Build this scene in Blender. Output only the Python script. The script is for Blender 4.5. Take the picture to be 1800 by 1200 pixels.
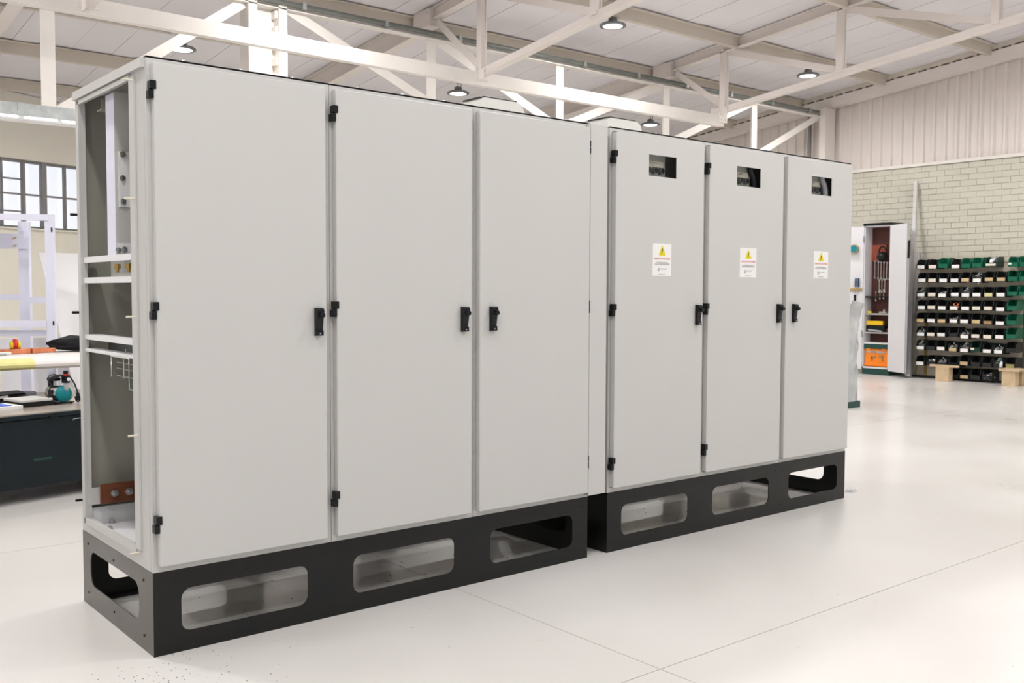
import bpy, bmesh, math, random
from mathutils import Vector, Matrix
random.seed(7)
for o in list(bpy.data.objects): bpy.data.objects.remove(o, do_unlink=True)
SC = bpy.context.scene
COL = SC.collection
PI = math.pi

# ------------------------------------------------------------------ camera
cam_d = bpy.data.cameras.new('camera'); cam = bpy.data.objects.new('camera', cam_d); COL.objects.link(cam)
cam_d.sensor_width = 36.0; cam_d.lens = 1734.77 / 1800 * 36
cam_d.clip_end = 200; cam_d.clip_start = 0.05
yaw, pit, rol = math.radians(39.3875), math.radians(-2.8658), math.radians(0.1922)
fw = Vector((math.sin(yaw) * math.cos(pit), math.cos(yaw) * math.cos(pit), math.sin(pit)))
rt0 = Vector((math.cos(yaw), -math.sin(yaw), 0)); up0 = rt0.cross(fw)
rt = rt0 * math.cos(rol) + up0 * math.sin(rol); up = -rt0 * math.sin(rol) + up0 * math.cos(rol)
M = Matrix((rt, up, -fw)).transposed().to_4x4(); M.translation = (-1.116, -3.2062, 1.2032)
cam.matrix_world = M
cam_d.dof.use_dof = True; cam_d.dof.focus_distance = 4.2; cam_d.dof.aperture_fstop = 8.0
SC.camera = cam

# ------------------------------------------------------------------ world, exposure, lamps out of frame, one of them added
SC.view_settings.view_transform = 'Standard'; SC.view_settings.look = 'None'
SC.view_settings.gamma = 1.0; SC.view_settings.use_curve_mapping = False
SC.view_settings.exposure = -0.2
w = bpy.data.worlds.new('daylight'); SC.world = w; w.use_nodes = True
bg = w.node_tree.nodes['Background']; bg.inputs[0].default_value = (0.93, 0.96, 1.0, 1); bg.inputs[1].default_value = 0.6
LAMP_W = 57.0
def lamp_light(x, y, z):
    d = bpy.data.lights.new('lamp_light', 'AREA'); d.shape = 'DISK'; d.size = 0.26; d.energy = LAMP_W
    d.color = (1.0, 0.985, 0.965); d.spread = math.radians(175)
    o = bpy.data.objects.new('lamp_light', d); COL.objects.link(o); o.location = (x, y, z)
    return o
sun_d = bpy.data.lights.new('sun', 'SUN'); sun_d.energy = 6.5; sun_d.angle = math.radians(8)
sun = bpy.data.objects.new('sun', sun_d); COL.objects.link(sun)
sun.rotation_euler = (math.radians(34), 0, math.radians(-20))      # high sun on the yard behind the office wall
LX = (-4.6, -0.75, 3.12, 6.98, 10.84)
for y, z in ((4.75, 4.16), (1.6, 4.3), (-1.55, 4.4), (-4.7, 4.4)):
    for x in LX:
        if y == 4.75 and x in (6.98, 10.84): continue
        lamp_light(x, y, z)
lamp_light(-0.7, 7.55, 3.83)  # added unseen lamp, put in to brighten the upper left wall and ceiling

# ------------------------------------------------------------------ materials
def lin(c):
    return tuple(((v / 255) / 12.92 if v <= 10 else (((v / 255) + 0.055) / 1.055) ** 2.4) for v in c)
def mat(name, col, rough=0.5, metal=0.0, ior=1.45, var=0.0, scale=4.0, bump=0.0, bscale=60.0, emit=None, alpha=None, trans=0.0, coat=0.0, col2=None, rvar=0.0):
    m = bpy.data.materials.new(name); m.use_nodes = True
    nt = m.node_tree; N = nt.nodes; L = nt.links; b = N['Principled BSDF']
    c = (*col, 1)
    b.inputs['Base Color'].default_value = c
    b.inputs['Roughness'].default_value = rough; b.inputs['Metallic'].default_value = metal
    b.inputs['IOR'].default_value = ior
    if coat: b.inputs['Coat Weight'].default_value = coat; b.inputs['Coat Roughness'].default_value = 0.15
    if trans: b.inputs['Transmission Weight'].default_value = trans
    tc = None
    if var or bump or rvar:
        tc = N.new('ShaderNodeTexCoord')
    if var or rvar:
        n = N.new('ShaderNodeTexNoise'); n.inputs['Scale'].default_value = scale; n.inputs['Detail'].default_value = 5
        L.new(tc.outputs['Object'], n.inputs['Vector'])
        r = N.new('ShaderNodeValToRGB'); r.color_ramp.elements[0].position = 0.3; r.color_ramp.elements[1].position = 0.7
        a = col2 if col2 else tuple(max(0, v * (1 - var)) for v in col)
        bcol = col if col2 else tuple(min(1, v * (1 + var)) for v in col)
        r.color_ramp.elements[0].color = (*a, 1); r.color_ramp.elements[1].color = (*bcol, 1)
        L.new(n.outputs['Fac'], r.inputs['Fac'])
        if var: L.new(r.outputs['Color'], b.inputs['Base Color'])
        if rvar:
            mr = N.new('ShaderNodeMapRange'); mr.inputs['To Min'].default_value = max(0, rough - rvar); mr.inputs['To Max'].default_value = rough + rvar
            L.new(n.outputs['Fac'], mr.inputs['Value']); L.new(mr.outputs['Result'], b.inputs['Roughness'])
    if bump:
        n2 = N.new('ShaderNodeTexNoise'); n2.inputs['Scale'].default_value = bscale; n2.inputs['Detail'].default_value = 2
        L.new(tc.outputs['Object'], n2.inputs['Vector'])
        bp = N.new('ShaderNodeBump'); bp.inputs['Strength'].default_value = bump; bp.inputs['Distance'].default_value = 0.002
        L.new(n2.outputs['Fac'], bp.inputs['Height']); L.new(bp.outputs['Normal'], b.inputs['Normal'])
    if emit:
        b.inputs['Emission Color'].default_value = (*emit[0], 1); b.inputs['Emission Strength'].default_value = emit[1]
    return m

PAINT = mat('light_grey_powder_coat', (0.555, 0.545, 0.525), 0.42, var=0.012, scale=1.5, bump=0.05, bscale=420)
PAINT_SHADE = mat('shaded_grey_paint', (0.33, 0.325, 0.275), 0.45, var=0.02, scale=3)  # cabinet grey with the shade of the interior put into its colour
WHITE_P = mat('white_paint', (0.80, 0.79, 0.80), 0.4, var=0.02, scale=5)
LAV = mat('pale_lavender_powder_coat', (0.74, 0.74, 0.86), 0.4, var=0.015, scale=4)
STEEL = mat('dark_rolled_steel', (0.006, 0.007, 0.0075), 0.3, metal=0.0, ior=1.38, var=0.35, scale=5, col2=(0.010, 0.009, 0.0075), rvar=0.05, bump=0.03, bscale=200)
STEEL_END = mat('grey_end_steel', (0.15, 0.14, 0.135), 0.3, metal=0.35, var=0.3, scale=3, col2=(0.085, 0.07, 0.06), rvar=0.06)  # left end plate only; lighter, shinier grey than the other panels
GASKET = mat('black_rubber', (0.012, 0.012, 0.014), 0.55)
BLACK = mat('black_plastic', (0.005, 0.006, 0.0075), 0.3, ior=1.36, var=0.1, scale=30)
ZINC = mat('zinc_plated_steel', (0.55, 0.56, 0.57), 0.3, metal=1.0, var=0.15, scale=20)
BRASS = mat('passivated_brass', (0.55, 0.36, 0.12), 0.35, metal=1.0, var=0.1, scale=30)
COPPER = mat('oxidised_copper', (0.27, 0.095, 0.045), 0.42, metal=0.4, var=0.35, scale=9, col2=(0.14, 0.045, 0.022))
COPPER_B = mat('bright_copper', (0.72, 0.26, 0.13), 0.35, metal=0.6, var=0.2, scale=12)
TRUSS = mat('cream_truss_paint', (0.80, 0.755, 0.71), 0.5, var=0.03, scale=3)
ROOFM = mat('white_roof_lining', (0.76, 0.73, 0.755), 0.55, var=0.04, scale=0.8)
PURL = mat('beige_purlin_paint', (0.60, 0.54, 0.47), 0.55, var=0.06, scale=2)
CLAD = mat('pinkish_white_cladding', (0.76, 0.695, 0.655), 0.5, var=0.03, scale=1.5)
BRICK = mat('cream_painted_brick', (0.60, 0.575, 0.49), 0.6, var=0.06, scale=3, bump=0.3, bscale=90)
MORTAR = mat('painted_mortar', (0.56, 0.535, 0.455), 0.75, var=0.06, scale=6)
CREAM = mat('cream_wall_plaster', (0.78, 0.745, 0.655), 0.7, var=0.03, scale=1.2)
GALV = mat('galvanised_sheet', (0.50, 0.52, 0.51), 0.38, metal=0.6, var=0.2, scale=14)
ALU = mat('mill_aluminium', (0.72, 0.72, 0.73), 0.28, metal=0.9, var=0.05, scale=6)
CONDUIT = mat('grey_green_conduit', (0.165, 0.175, 0.16), 0.4, metal=0.3, var=0.1, scale=8)
FRAMEW = mat('dark_window_frame', (0.25, 0.235, 0.24), 0.5, var=0.1, scale=6)
LED = mat('lit_led_lens', (1, 1, 1), 0.3, emit=((1.0, 0.99, 0.98), 5.0))
LAMPH = mat('grey_lamp_housing', (0.22, 0.23, 0.24), 0.4, metal=0.5, var=0.05, scale=9)
CABLE = mat('black_cable', (0.015, 0.015, 0.018), 0.5)
CABLE_G = mat('grey_cable', (0.42, 0.43, 0.44), 0.45)
YELLOW = mat('yellow_label', (0.80, 0.62, 0.03), 0.5)
TAPE = mat('yellow_masking_tape', (0.66, 0.62, 0.26), 0.6, var=0.08, scale=12)
WRAPW = mat('white_padded_sheet', (0.70, 0.67, 0.64), 0.55, var=0.03, scale=7)
CHEST = mat('dark_blue_grey_steel', (0.007, 0.0125, 0.016), 0.36, ior=1.35, var=0.25, scale=2.5, rvar=0.06)
CHEST_T = mat('worn_bench_top', (0.36, 0.31, 0.27), 0.22, var=0.3, scale=5)
TEAL = mat('teal_paint', (0.0, 0.22, 0.26), 0.35, var=0.05, scale=8)
RED = mat('red_plastic', (0.62, 0.03, 0.02), 0.4)
BLUE = mat('blue_print', (0.05, 0.12, 0.55), 0.5, var=0.2, scale=20)
PAPER = mat('white_paper', (0.80, 0.79, 0.77), 0.6)
CLOTH = mat('black_fabric', (0.008, 0.008, 0.010), 0.85, bump=0.3, bscale=70)
WOOD = mat('pale_pine', (0.60, 0.45, 0.28), 0.6, var=0.15, scale=8)
WOOD_Y = mat('yellow_timber', (0.42, 0.28, 0.08), 0.6, var=0.15, scale=8)
BOARD = mat('cream_backing_board', (0.66, 0.585, 0.47), 0.65, var=0.1, scale=5)
BINB = mat('black_bin_plastic', (0.010, 0.012, 0.013), 0.42)
BING = mat('green_bin_plastic', (0.0, 0.115, 0.06), 0.4, var=0.08, scale=9)
BIND = mat('dark_green_bin_plastic', (0.006, 0.035, 0.022), 0.4)
TAN = mat('tan_card', (0.55, 0.41, 0.22), 0.6, var=0.05, scale=10)
CREAMC = mat('cream_card', (0.72, 0.66, 0.55), 0.6)
BROWN = mat('brown_card', (0.34, 0.21, 0.11), 0.6)
OLIVE = mat('olive_card', (0.30, 0.27, 0.10), 0.6)
ORANGE = mat('orange_plastic', (0.90, 0.23, 0.01), 0.4, var=0.04, scale=10)
REDBR = mat('red_brown_pegboard', (0.075, 0.020, 0.014), 0.6, var=0.1, scale=6)
DGREEN = mat('dark_green_steel', (0.010, 0.055, 0.045), 0.45)
GREYSHELF = mat('grey_shelf', (0.40, 0.37, 0.35), 0.5)
CUPW = mat('white_cupboard_enamel', (0.70, 0.69, 0.71), 0.35, var=0.02, scale=3)
OUTW = mat('bright_outdoor_cladding', (0.90, 0.91, 0.95), 0.6)
FILM = mat('crumpled_stretch_film', (0.46, 0.47, 0.47), 0.25, var=0.15, scale=9, bump=0.8, bscale=14)
INSTR = mat('grey_green_instrument_plate', (0.42, 0.42, 0.38), 0.5)

def floor_mat():
    m = mat('cream_epoxy_floor', (0.66, 0.635, 0.60), 0.3, coat=0.25)
    nt = m.node_tree; N = nt.nodes; L = nt.links; b = N['Principled BSDF']
    tc = N.new('ShaderNodeTexCoord')
    n1 = N.new('ShaderNodeTexNoise'); n1.inputs['Scale'].default_value = 0.9; n1.inputs['Detail'].default_value = 6
    L.new(tc.outputs['Object'], n1.inputs['Vector'])
    r1 = N.new('ShaderNodeValToRGB'); r1.color_ramp.elements[0].position = 0.3; r1.color_ramp.elements[1].position = 0.72
    r1.color_ramp.elements[0].color = (0.64, 0.615, 0.585, 1); r1.color_ramp.elements[1].color = (0.715, 0.697, 0.672, 1)
    L.new(n1.outputs['Fac'], r1.inputs['Fac'])
    # brownish smears
    mp = N.new('ShaderNodeMapping'); mp.inputs['Scale'].default_value = (1.3, 4.0, 1); mp.inputs['Rotation'].default_value = (0, 0, 0.5)
    L.new(tc.outputs['Object'], mp.inputs['Vector'])
    n2 = N.new('ShaderNodeTexNoise'); n2.inputs['Scale'].default_value = 2.2; n2.inputs['Detail'].default_value = 6; n2.inputs['Roughness'].default_value = 0.65
    L.new(mp.outputs['Vector'], n2.inputs['Vector'])
    r2 = N.new('ShaderNodeValToRGB'); r2.color_ramp.elements[0].position = 0.66; r2.color_ramp.elements[1].position = 0.80
    r2.color_ramp.elements[0].color = (0, 0, 0, 1); r2.color_ramp.elements[1].color = (0.45, 0.45, 0.45, 1)
    L.new(n2.outputs['Fac'], r2.inputs['Fac'])
    m1 = N.new('ShaderNodeMix'); m1.data_type = 'RGBA'; m1.inputs[7].default_value = (0.42, 0.36, 0.27, 1)
    L.new(r2.outputs['Color'], m1.inputs[0]); L.new(r1.outputs['Color'], m1.inputs[6])
    # small dark specks and grit
    v = N.new('ShaderNodeTexVoronoi'); v.inputs['Scale'].default_value = 11; v.inputs['Randomness'].default_value = 1
    L.new(tc.outputs['Object'], v.inputs['Vector'])
    r3 = N.new('ShaderNodeValToRGB'); r3.color_ramp.elements[0].position = 0.03; r3.color_ramp.elements[1].position = 0.06
    r3.color_ramp.elements[0].color = (1, 1, 1, 1); r3.color_ramp.elements[1].color = (0, 0, 0, 1)
    L.new(v.outputs['Distance'], r3.inputs['Fac'])
    n3 = N.new('ShaderNodeTexNoise'); n3.inputs['Scale'].default_value = 1.6; n3.inputs['Detail'].default_value = 3
    L.new(tc.outputs['Object'], n3.inputs['Vector'])
    r4 = N.new('ShaderNodeValToRGB'); r4.color_ramp.elements[0].position = 0.52; r4.color_ramp.elements[1].position = 0.66
    r4.color_ramp.elements[0].color = (0, 0, 0, 1); r4.color_ramp.elements[1].color = (0.75, 0.75, 0.75, 1)
    L.new(n3.outputs['Fac'], r4.inputs['Fac'])
    mu = N.new('ShaderNodeMath'); mu.operation = 'MULTIPLY'
    L.new(r3.outputs['Color'], mu.inputs[0]); L.new(r4.outputs['Color'], mu.inputs[1])
    m2 = N.new('ShaderNodeMix'); m2.data_type = 'RGBA'; m2.inputs[7].default_value = (0.10, 0.085, 0.07, 1)
    L.new(mu.outputs[0], m2.inputs[0]); L.new(m1.outputs[2], m2.inputs[6])
    L.new(m2.outputs[2], b.inputs['Base Color'])
    mr = N.new('ShaderNodeMapRange'); mr.inputs['To Min'].default_value = 0.2; mr.inputs['To Max'].default_value = 0.42
    L.new(n1.outputs['Fac'], mr.inputs['Value']); L.new(mr.outputs['Result'], b.inputs['Roughness'])
    return m
FLOOR = floor_mat()
def glass_mat():
    m = bpy.data.materials.new('window_glass'); m.use_nodes = True
    nt = m.node_tree; nt.nodes.clear()
    o = nt.nodes.new('ShaderNodeOutputMaterial'); mx = nt.nodes.new('ShaderNodeMixShader')
    t = nt.nodes.new('ShaderNodeBsdfTransparent'); g = nt.nodes.new('ShaderNodeBsdfGlossy'); f = nt.nodes.new('ShaderNodeFresnel')
    t.inputs[0].default_value = (0.95, 0.96, 0.98, 1); g.inputs['Roughness'].default_value = 0.05
    nt.links.new(f.outputs[0], mx.inputs[0]); nt.links.new(t.outputs[0], mx.inputs[1]); nt.links.new(g.outputs[0], mx.inputs[2])
    nt.links.new(mx.outputs[0], o.inputs[0])
    return m
GLASS = glass_mat()

# ------------------------------------------------------------------ mesh builder
class B:
    def __init__(s): s.v = []; s.f = []; s.m = []; s.sm = []
    def add(s, vs, fs, mi=0, smooth=False):
        k = len(s.v); s.v += [tuple(p) for p in vs]
        for f in fs: s.f.append([i + k for i in f]); s.m.append(mi); s.sm.append(smooth)
        return s
    def box(s, x0, x1, y0, y1, z0, z1, mi=0):
        vs = [(x, y, z) for x in (x0, x1) for y in (y0, y1) for z in (z0, z1)]
        return s.add(vs, [(0, 1, 3, 2), (4, 6, 7, 5), (0, 4, 5, 1), (2, 3, 7, 6), (0, 2, 6, 4), (1, 5, 7, 3)], mi)
    def cbox(s, x0, x1, y0, y1, z0, z1, c=0.004, mi=0):           # box with chamfered edges
        bm = bmesh.new(); bmesh.ops.create_cube(bm, size=1)
        for v in bm.verts:
            v.co = ((x0 + x1) / 2 + v.co.x * (x1 - x0), (y0 + y1) / 2 + v.co.y * (y1 - y0), (z0 + z1) / 2 + v.co.z * (z1 - z0))
        bmesh.ops.bevel(bm, geom=bm.edges[:], offset=c, segments=2, affect='EDGES', profile=0.5)
        return s.bm(bm, mi)
    def bm(s, bm, mi=0, smooth=False):
        bm.verts.index_update()
        s.add([v.co[:] for v in bm.verts], [[v.index for v in f.verts] for f in bm.faces], mi, smooth); bm.free(); return s
    def bar(s, a, b, w, h, upv=(0, 0, 1), mi=0):                    # rectangular bar from a to b
        a, b = Vector(a), Vector(b); d = (b - a).normalized(); u = Vector(upv)
        r = d.cross(u).normalized(); u = r.cross(d)
        vs = [p + r * (sx * w / 2) + u * (sz * h / 2) for p in (a, b) for sx in (-1, 1) for sz in (-1, 1)]
        return s.add(vs, [(0, 1, 3, 2), (4, 6, 7, 5), (0, 4, 5, 1), (2, 3, 7, 6), (0, 2, 6, 4), (1, 5, 7, 3)], mi)
    def angle(s, a, b, w, t=0.008, upv=(0, 0, 1), flip=1, mi=0):     # L-section from a to b
        a, b = Vector(a), Vector(b); d = (b - a).normalized(); u = Vector(upv); r = d.cross(u).normalized(); u = r.cross(d)
        off = r * (flip * (w / 2)); s.bar(a, b, t, w, upv, mi)
        s.bar(a + off - u * (w / 2 - t / 2), b + off - u * (w / 2 - t / 2), w, t, upv, mi); return s
    def ibeam(s, a, b, w, h, t=0.01, upv=(0, 0, 1), mi=0):
        a, b = Vector(a), Vector(b); d = (b - a).normalized(); u = Vector(upv); r = d.cross(u).normalized(); u = r.cross(d)
        s.bar(a, b, t, h - 2 * t, upv, mi)
        for k in (-1, 1): s.bar(a + u * k * (h / 2 - t / 2), b + u * k * (h / 2 - t / 2), w, t, upv, mi)
        return s
    def cyl(s, a, b, r, n=12, r2=None, mi=0, cap=True):
        a, b = Vector(a), Vector(b); d = (b - a).normalized(); r2 = r if r2 is None else r2
        x = d.orthogonal().normalized(); y = d.cross(x)
        vs = [a + (x * math.cos(2 * PI * i / n) + y * math.sin(2 * PI * i / n)) * r for i in range(n)]
        vs += [b + (x * math.cos(2 * PI * i / n) + y * math.sin(2 * PI * i / n)) * r2 for i in range(n)]
        s.add(vs, [(i, (i + 1) % n, n + (i + 1) % n, n + i) for i in range(n)], mi, True)
        if cap: s.add(vs, [tuple(range(n - 1, -1, -1)), tuple(range(n, 2 * n))], mi)
        return s
    def tube(s, pts, r, n=8, mi=0):
        pts = [Vector(p) for p in pts]; rings = []; x = None
        for i, p in enumerate(pts):
            d = (pts[min(i + 1, len(pts) - 1)] - pts[max(i - 1, 0)]).normalized()
            if x is None: x = d.orthogonal().normalized()
            else: x = (x - d * x.dot(d)).normalized()
            y = d.cross(x); rings.append([p + (x * math.cos(2 * PI * k / n) + y * math.sin(2 * PI * k / n)) * r for k in range(n)])
        vs = [q for g in rings for q in g]; fs = []
        for i in range(len(pts) - 1):
            fs += [(i * n + k, i * n + (k + 1) % n, (i + 1) * n + (k + 1) % n, (i + 1) * n + k) for k in range(n)]
        s.add(vs, fs, mi, True)
        s.add(rings[0], [tuple(range(n - 1, -1, -1))], mi); s.add(rings[-1], [tuple(range(n))], mi)
        return s
    def lathe(s, prof, c=(0, 0, 0), n=24, mi=0, smooth=True, axis='z'):
        vs = []
        for r, z in prof:
            for k in range(n):
                a = 2 * PI * k / n; p = (r * math.cos(a), r * math.sin(a), z)
                if axis == 'y': p = (p[0], p[2], p[1])
                if axis == 'x': p = (p[2], p[0], p[1])
                vs.append((c[0] + p[0], c[1] + p[1], c[2] + p[2]))
        fs = [(i * n + k, i * n + (k + 1) % n, (i + 1) * n + (k + 1) % n, (i + 1) * n + k) for i in range(len(prof) - 1) for k in range(n)]
        return s.add(vs, fs, mi, smooth)
    def prism(s, poly, z0, z1, axis='y', mi=0, smooth=False):        # polygon extruded; axis y: poly=(x,z); axis x: poly=(y,z); axis z: poly=(x,y)
        f = {'y': lambda p, t: (p[0], t, p[1]), 'x': lambda p, t: (t, p[0], p[1]), 'z': lambda p, t: (p[0], p[1], t)}[axis]
        n = len(poly); vs = [f(p, z0) for p in poly] + [f(p, z1) for p in poly]
        s.add(vs, [tuple(range(n)), tuple(range(2 * n - 1, n - 1, -1))], mi)
        return s.add(vs, [(i, n + i, n + (i + 1) % n, (i + 1) % n) for i in range(n)], mi, smooth)
    def plate(s, outer, holes, t0, t1, axis='y', mi=0):              # plate with holes
        bm = bmesh.new(); edges = []
        for lp in [outer] + holes:
            vs = [bm.verts.new((p[0], p[1], 0)) for p in lp]
            edges += [bm.edges.new((vs[i], vs[(i + 1) % len(vs)])) for i in range(len(vs))]
        bmesh.ops.triangle_fill(bm, use_beauty=True, use_dissolve=False, edges=edges)
        r = bmesh.ops.extrude_face_region(bm, geom=bm.faces[:])
        for e in r['geom']:
            if isinstance(e, bmesh.types.BMVert): e.co.z = 1
        for v in bm.verts:
            t = t0 if v.co.z < 0.5 else t1; a, b = v.co.x, v.co.y
            v.co = {'y': (a, t, b), 'x': (t, a, b), 'z': (a, b, t)}[axis]
        bmesh.ops.recalc_face_normals(bm, faces=bm.faces[:])
        return s.bm(bm, mi)
    def sphere(s, c, r, n=12, mi=0, sz=1.0):
        bm = bmesh.new(); bmesh.ops.create_uvsphere(bm, u_segments=n, v_segments=max(6, n // 2), radius=r)
        for v in bm.verts: v.co = (v.co.x + c[0], v.co.y + c[1], v.co.z * sz + c[2])
        return s.bm(bm, mi, True)
    def mesh(s, name, mats):
        me = bpy.data.meshes.new(name); me.from_pydata(s.v, [], s.f)
        for m in (mats if isinstance(mats, (list, tuple)) else [mats]): me.materials.append(m)
        me.polygons.foreach_set('material_index', s.m); me.polygons.foreach_set('use_smooth', s.sm)
        bm = bmesh.new(); bm.from_mesh(me); bmesh.ops.recalc_face_normals(bm, faces=bm.faces[:]); bm.to_mesh(me); bm.free()
        return me

def tag(o, label=None, cat=None, group=None, kind=None):
    if label: o['label'] = label
    if cat: o['category'] = cat
    if group: o['group'] = group
    if kind: o['kind'] = kind
    return o
def part(name, b, mats, parent=None, label=None, kind=None, smooth=False):
    o = bpy.data.objects.new(name, b.mesh(name, mats) if isinstance(b, B) else b); COL.objects.link(o)
    if parent: o.parent = parent
    return tag(o, label, None, None, kind)
def thing(name, label, cat, loc=(0, 0, 0), rz=0, group=None, kind=None):
    o = bpy.data.objects.new(name, None); COL.objects.link(o); o.location = loc; o.rotation_euler = (0, 0, rz)
    o.empty_display_size = 0.1
    return tag(o, label, cat, group, kind)
def solo(name, b, mats, label, cat, loc=(0, 0, 0), rz=0, group=None, kind=None):
    o = part(name, b, mats); o.location = loc; o.rotation_euler = (0, 0, rz)
    return tag(o, label, cat, group, kind)
def struct(name, b, mats, loc=(0, 0, 0), rz=0):
    o = part(name, b, mats); o.location = loc; o.rotation_euler = (0, 0, rz); o['kind'] = 'structure'; return o
def copy_tree(o, parent=None):
    c = o.copy(); COL.objects.link(c)
    if parent: c.parent = parent
    for ch in list(o.children): copy_tree(ch, c)
    return c
def rrect(x0, x1, z0, z1, r, n=6):
    pts = []
    for cx, cz, a0 in ((x1 - r, z1 - r, 0), (x0 + r, z1 - r, 90), (x0 + r, z0 + r, 180), (x1 - r, z0 + r, 270)):
        for k in range(n + 1):
            a = math.radians(a0 + 90 * k / n); pts.append((cx + r * math.cos(a), cz + r * math.sin(a)))
    return pts
def rect(x0, x1, z0, z1): return [(x0, z0), (x1, z0), (x1, z1), (x0, z1)]
def text_mesh(txt, size, align='CENTER'):
    cu = bpy.data.curves.new('lettering', 'FONT'); cu.body = txt; cu.size = size; cu.align_x = align; cu.align_y = 'CENTER'
    cu.resolution_u = 2
    o = bpy.data.objects.new('lettering', cu); COL.objects.link(o)
    dg = bpy.context.evaluated_depsgraph_get(); me = bpy.data.meshes.new_from_object(o.evaluated_get(dg))
    vs = [v.co[:] for v in me.vertices]; fs = [list(p.vertices) for p in me.polygons]
    bpy.data.objects.remove(o); bpy.data.meshes.remove(me); return vs, fs
def add_text(b, txt, size, cx, cz, y, mi, width=None):               # text standing in the XZ plane, read from -Y
    vs, fs = text_mesh(txt, size)
    x0 = min(v[0] for v in vs); x1 = max(v[0] for v in vs); k = (width / (x1 - x0)) if width else 1.0
    b.add([(cx + (v[0] - (x0 + x1) / 2) * k, y, cz + v[1]) for v in vs], fs, mi)
ORD = ['first', 'second', 'third', 'fourth', 'fifth', 'sixth', 'seventh', 'eighth', 'ninth', 'tenth']

# ================================================================== SETTING
XW = 12.75                                     # face of the brick gable wall
SL = 0.104
def zr(y): return 4.275 - SL * (y - 6.29)      # underside of the roof
YR = -4.6                                      # ridge, behind the photographer

# floor: sealed slabs with saw-cut joints
fl = struct('floor', B().box(-12, XW, -9.0, 16, -0.16, -0.0035), mat('joint_filler', (0.40, 0.36, 0.32), 0.6, var=0.35, scale=14, col2=(0.60, 0.57, 0.53)))
xs = [-12, -5.6, 1.222, 8.9, XW]; ys = [-9.0, -3.95, -1.112, 1.73, 4.57, 7.41, 16]
for i in range(len(xs) - 1):
    for j in range(len(ys) - 1):
        g = 0.0022
        part('floor_slab', B().box(xs[i] + g, xs[i + 1] - g, ys[j] + g, ys[j + 1] - g, -0.12, 0), FLOOR, fl)

# roof lining boards, running down the slope
ce = struct('ceiling', B().add([(-12, -9, zr(YR) - SL * (YR + 9) + 0.05), (-12, YR, zr(YR) + 0.05), (-12, 6.1, zr(6.1) + 0.05), (13.2, -9, zr(YR) - SL * (YR + 9) + 0.05), (13.2, YR, zr(YR) + 0.05), (13.2, 13.5, zr(13.5) + 0.05), (7.4, 13.5, zr(13.5) + 0.05)],
            [(0, 1, 4, 3), (1, 2, 6, 5, 4)]), mat('roof_void', (0.40, 0.37, 0.37), 0.8))
x = -7.35; k = 0
while x < 13.1:
    wdt = (0.44, 0.25, 0.38)[k % 3]; dz = (0.0, -0.007, 0.003)[k % 3]; x1 = min(x + wdt - 0.0012, 13.15); ye = min(13.4, 10.89 + (x1 - 1.93) * 0.386 + 0.45)
    part('roof_board', B().add([(a, y, z + d + dz) for a in (x, x1) for y, z in ((YR, zr(YR)), (ye, zr(ye))) for d in (0, 0.03)],
         [(0, 2, 6, 4), (1, 5, 7, 3), (0, 1, 3, 2), (4, 6, 7, 5), (0, 4, 5, 1), (2, 3, 7, 6)]), ROOFM, ce)
    x += wdt; k += 1
part('roof_board', B().add([(a, y, z + d) for a in (-12, 13.1) for y, z in ((-9, zr(YR) - SL * (YR + 9)), (YR, zr(YR))) for d in (0, 0.03)],
     [(0, 2, 6, 4), (1, 5, 7, 3), (0, 1, 3, 2), (4, 6, 7, 5), (0, 4, 5, 1), (2, 3, 7, 6)]), ROOFM, ce)

# right gable wall: painted brick below, ribbed cladding above
wr = struct('wall_right', B().box(XW + 0.008, XW + 0.25, -9, 16, 0, 3.066).add(
    [(XW + a, y, z) for a in (0.045, 0.2) for y, z in ((-9, 3.066), (16, 3.066), (16, zr(16)), (YR, zr(YR)), (-9, zr(YR) - 0.4))],
    [(0, 1, 2, 3, 4), (9, 8, 7, 6, 5), (0, 5, 6, 1), (1, 6, 7, 2), (2, 7, 8, 3), (3, 8, 9, 4), (4, 9, 5, 0)]), MORTAR)
bl, bh, bj = 0.2325, 0.0842, 0.007
bmesh_brick = B().cbox(0.0, 0.02, 0, bl - bj, 0, bh - bj, 0.0025).mesh('brick', BRICK)
rest = B()
for r in range(36):
    z = 3.062 - bh * (r + 1); off = (r % 2) * bl / 2
    for c in range(-12, 24):
        y = 2.62 + off + c * bl
        if z < 0: continue
        o_ = random.uniform(-0.0025, 0.0025)
        if r < 17 and 2.5 < y < 5.5:
            b_ = part('brick', bmesh_brick, None, wr); b_.location = (XW + o_, y, z)
        else:
            rest.box(XW + o_, XW + 0.02, y, y + bl - bj, z, z + bh - bj)
part('brickwork', rest, BRICK, wr, kind='stuff')
part('base_flashing', B().box(XW - 0.03, XW + 0.06, -4, 12, 3.062, 3.105), TRUSS, wr)
# cladding sheets, four ribs each
def clad_profile(y0, n):
    pts = []
    for i in range(n):
        a = y0 + i * 0.1685
        pts += [(a, 0.04), (a + 0.108, 0.04), (a + 0.122, 0.0), (a + 0.152, 0.0), (a + 0.1665, 0.04)]
    return pts + [(y0 + n * 0.1685, 0.04)]
for s_ in range(17):
    y0 = -3.3 + s_ * 0.674; pr = clad_profile(y0, 4); dx = 0.003 * (s_ % 2)
    vs = [(XW + d + dx, y, z) for y, d in pr for z in (3.09, zr(y) - 0.02)]
    part('cladding_sheet', B().add(vs, [(2 * i, 2 * i + 2, 2 * i + 3, 2 * i + 1) for i in range(len(pr) - 1)]), CLAD, wr)
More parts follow.
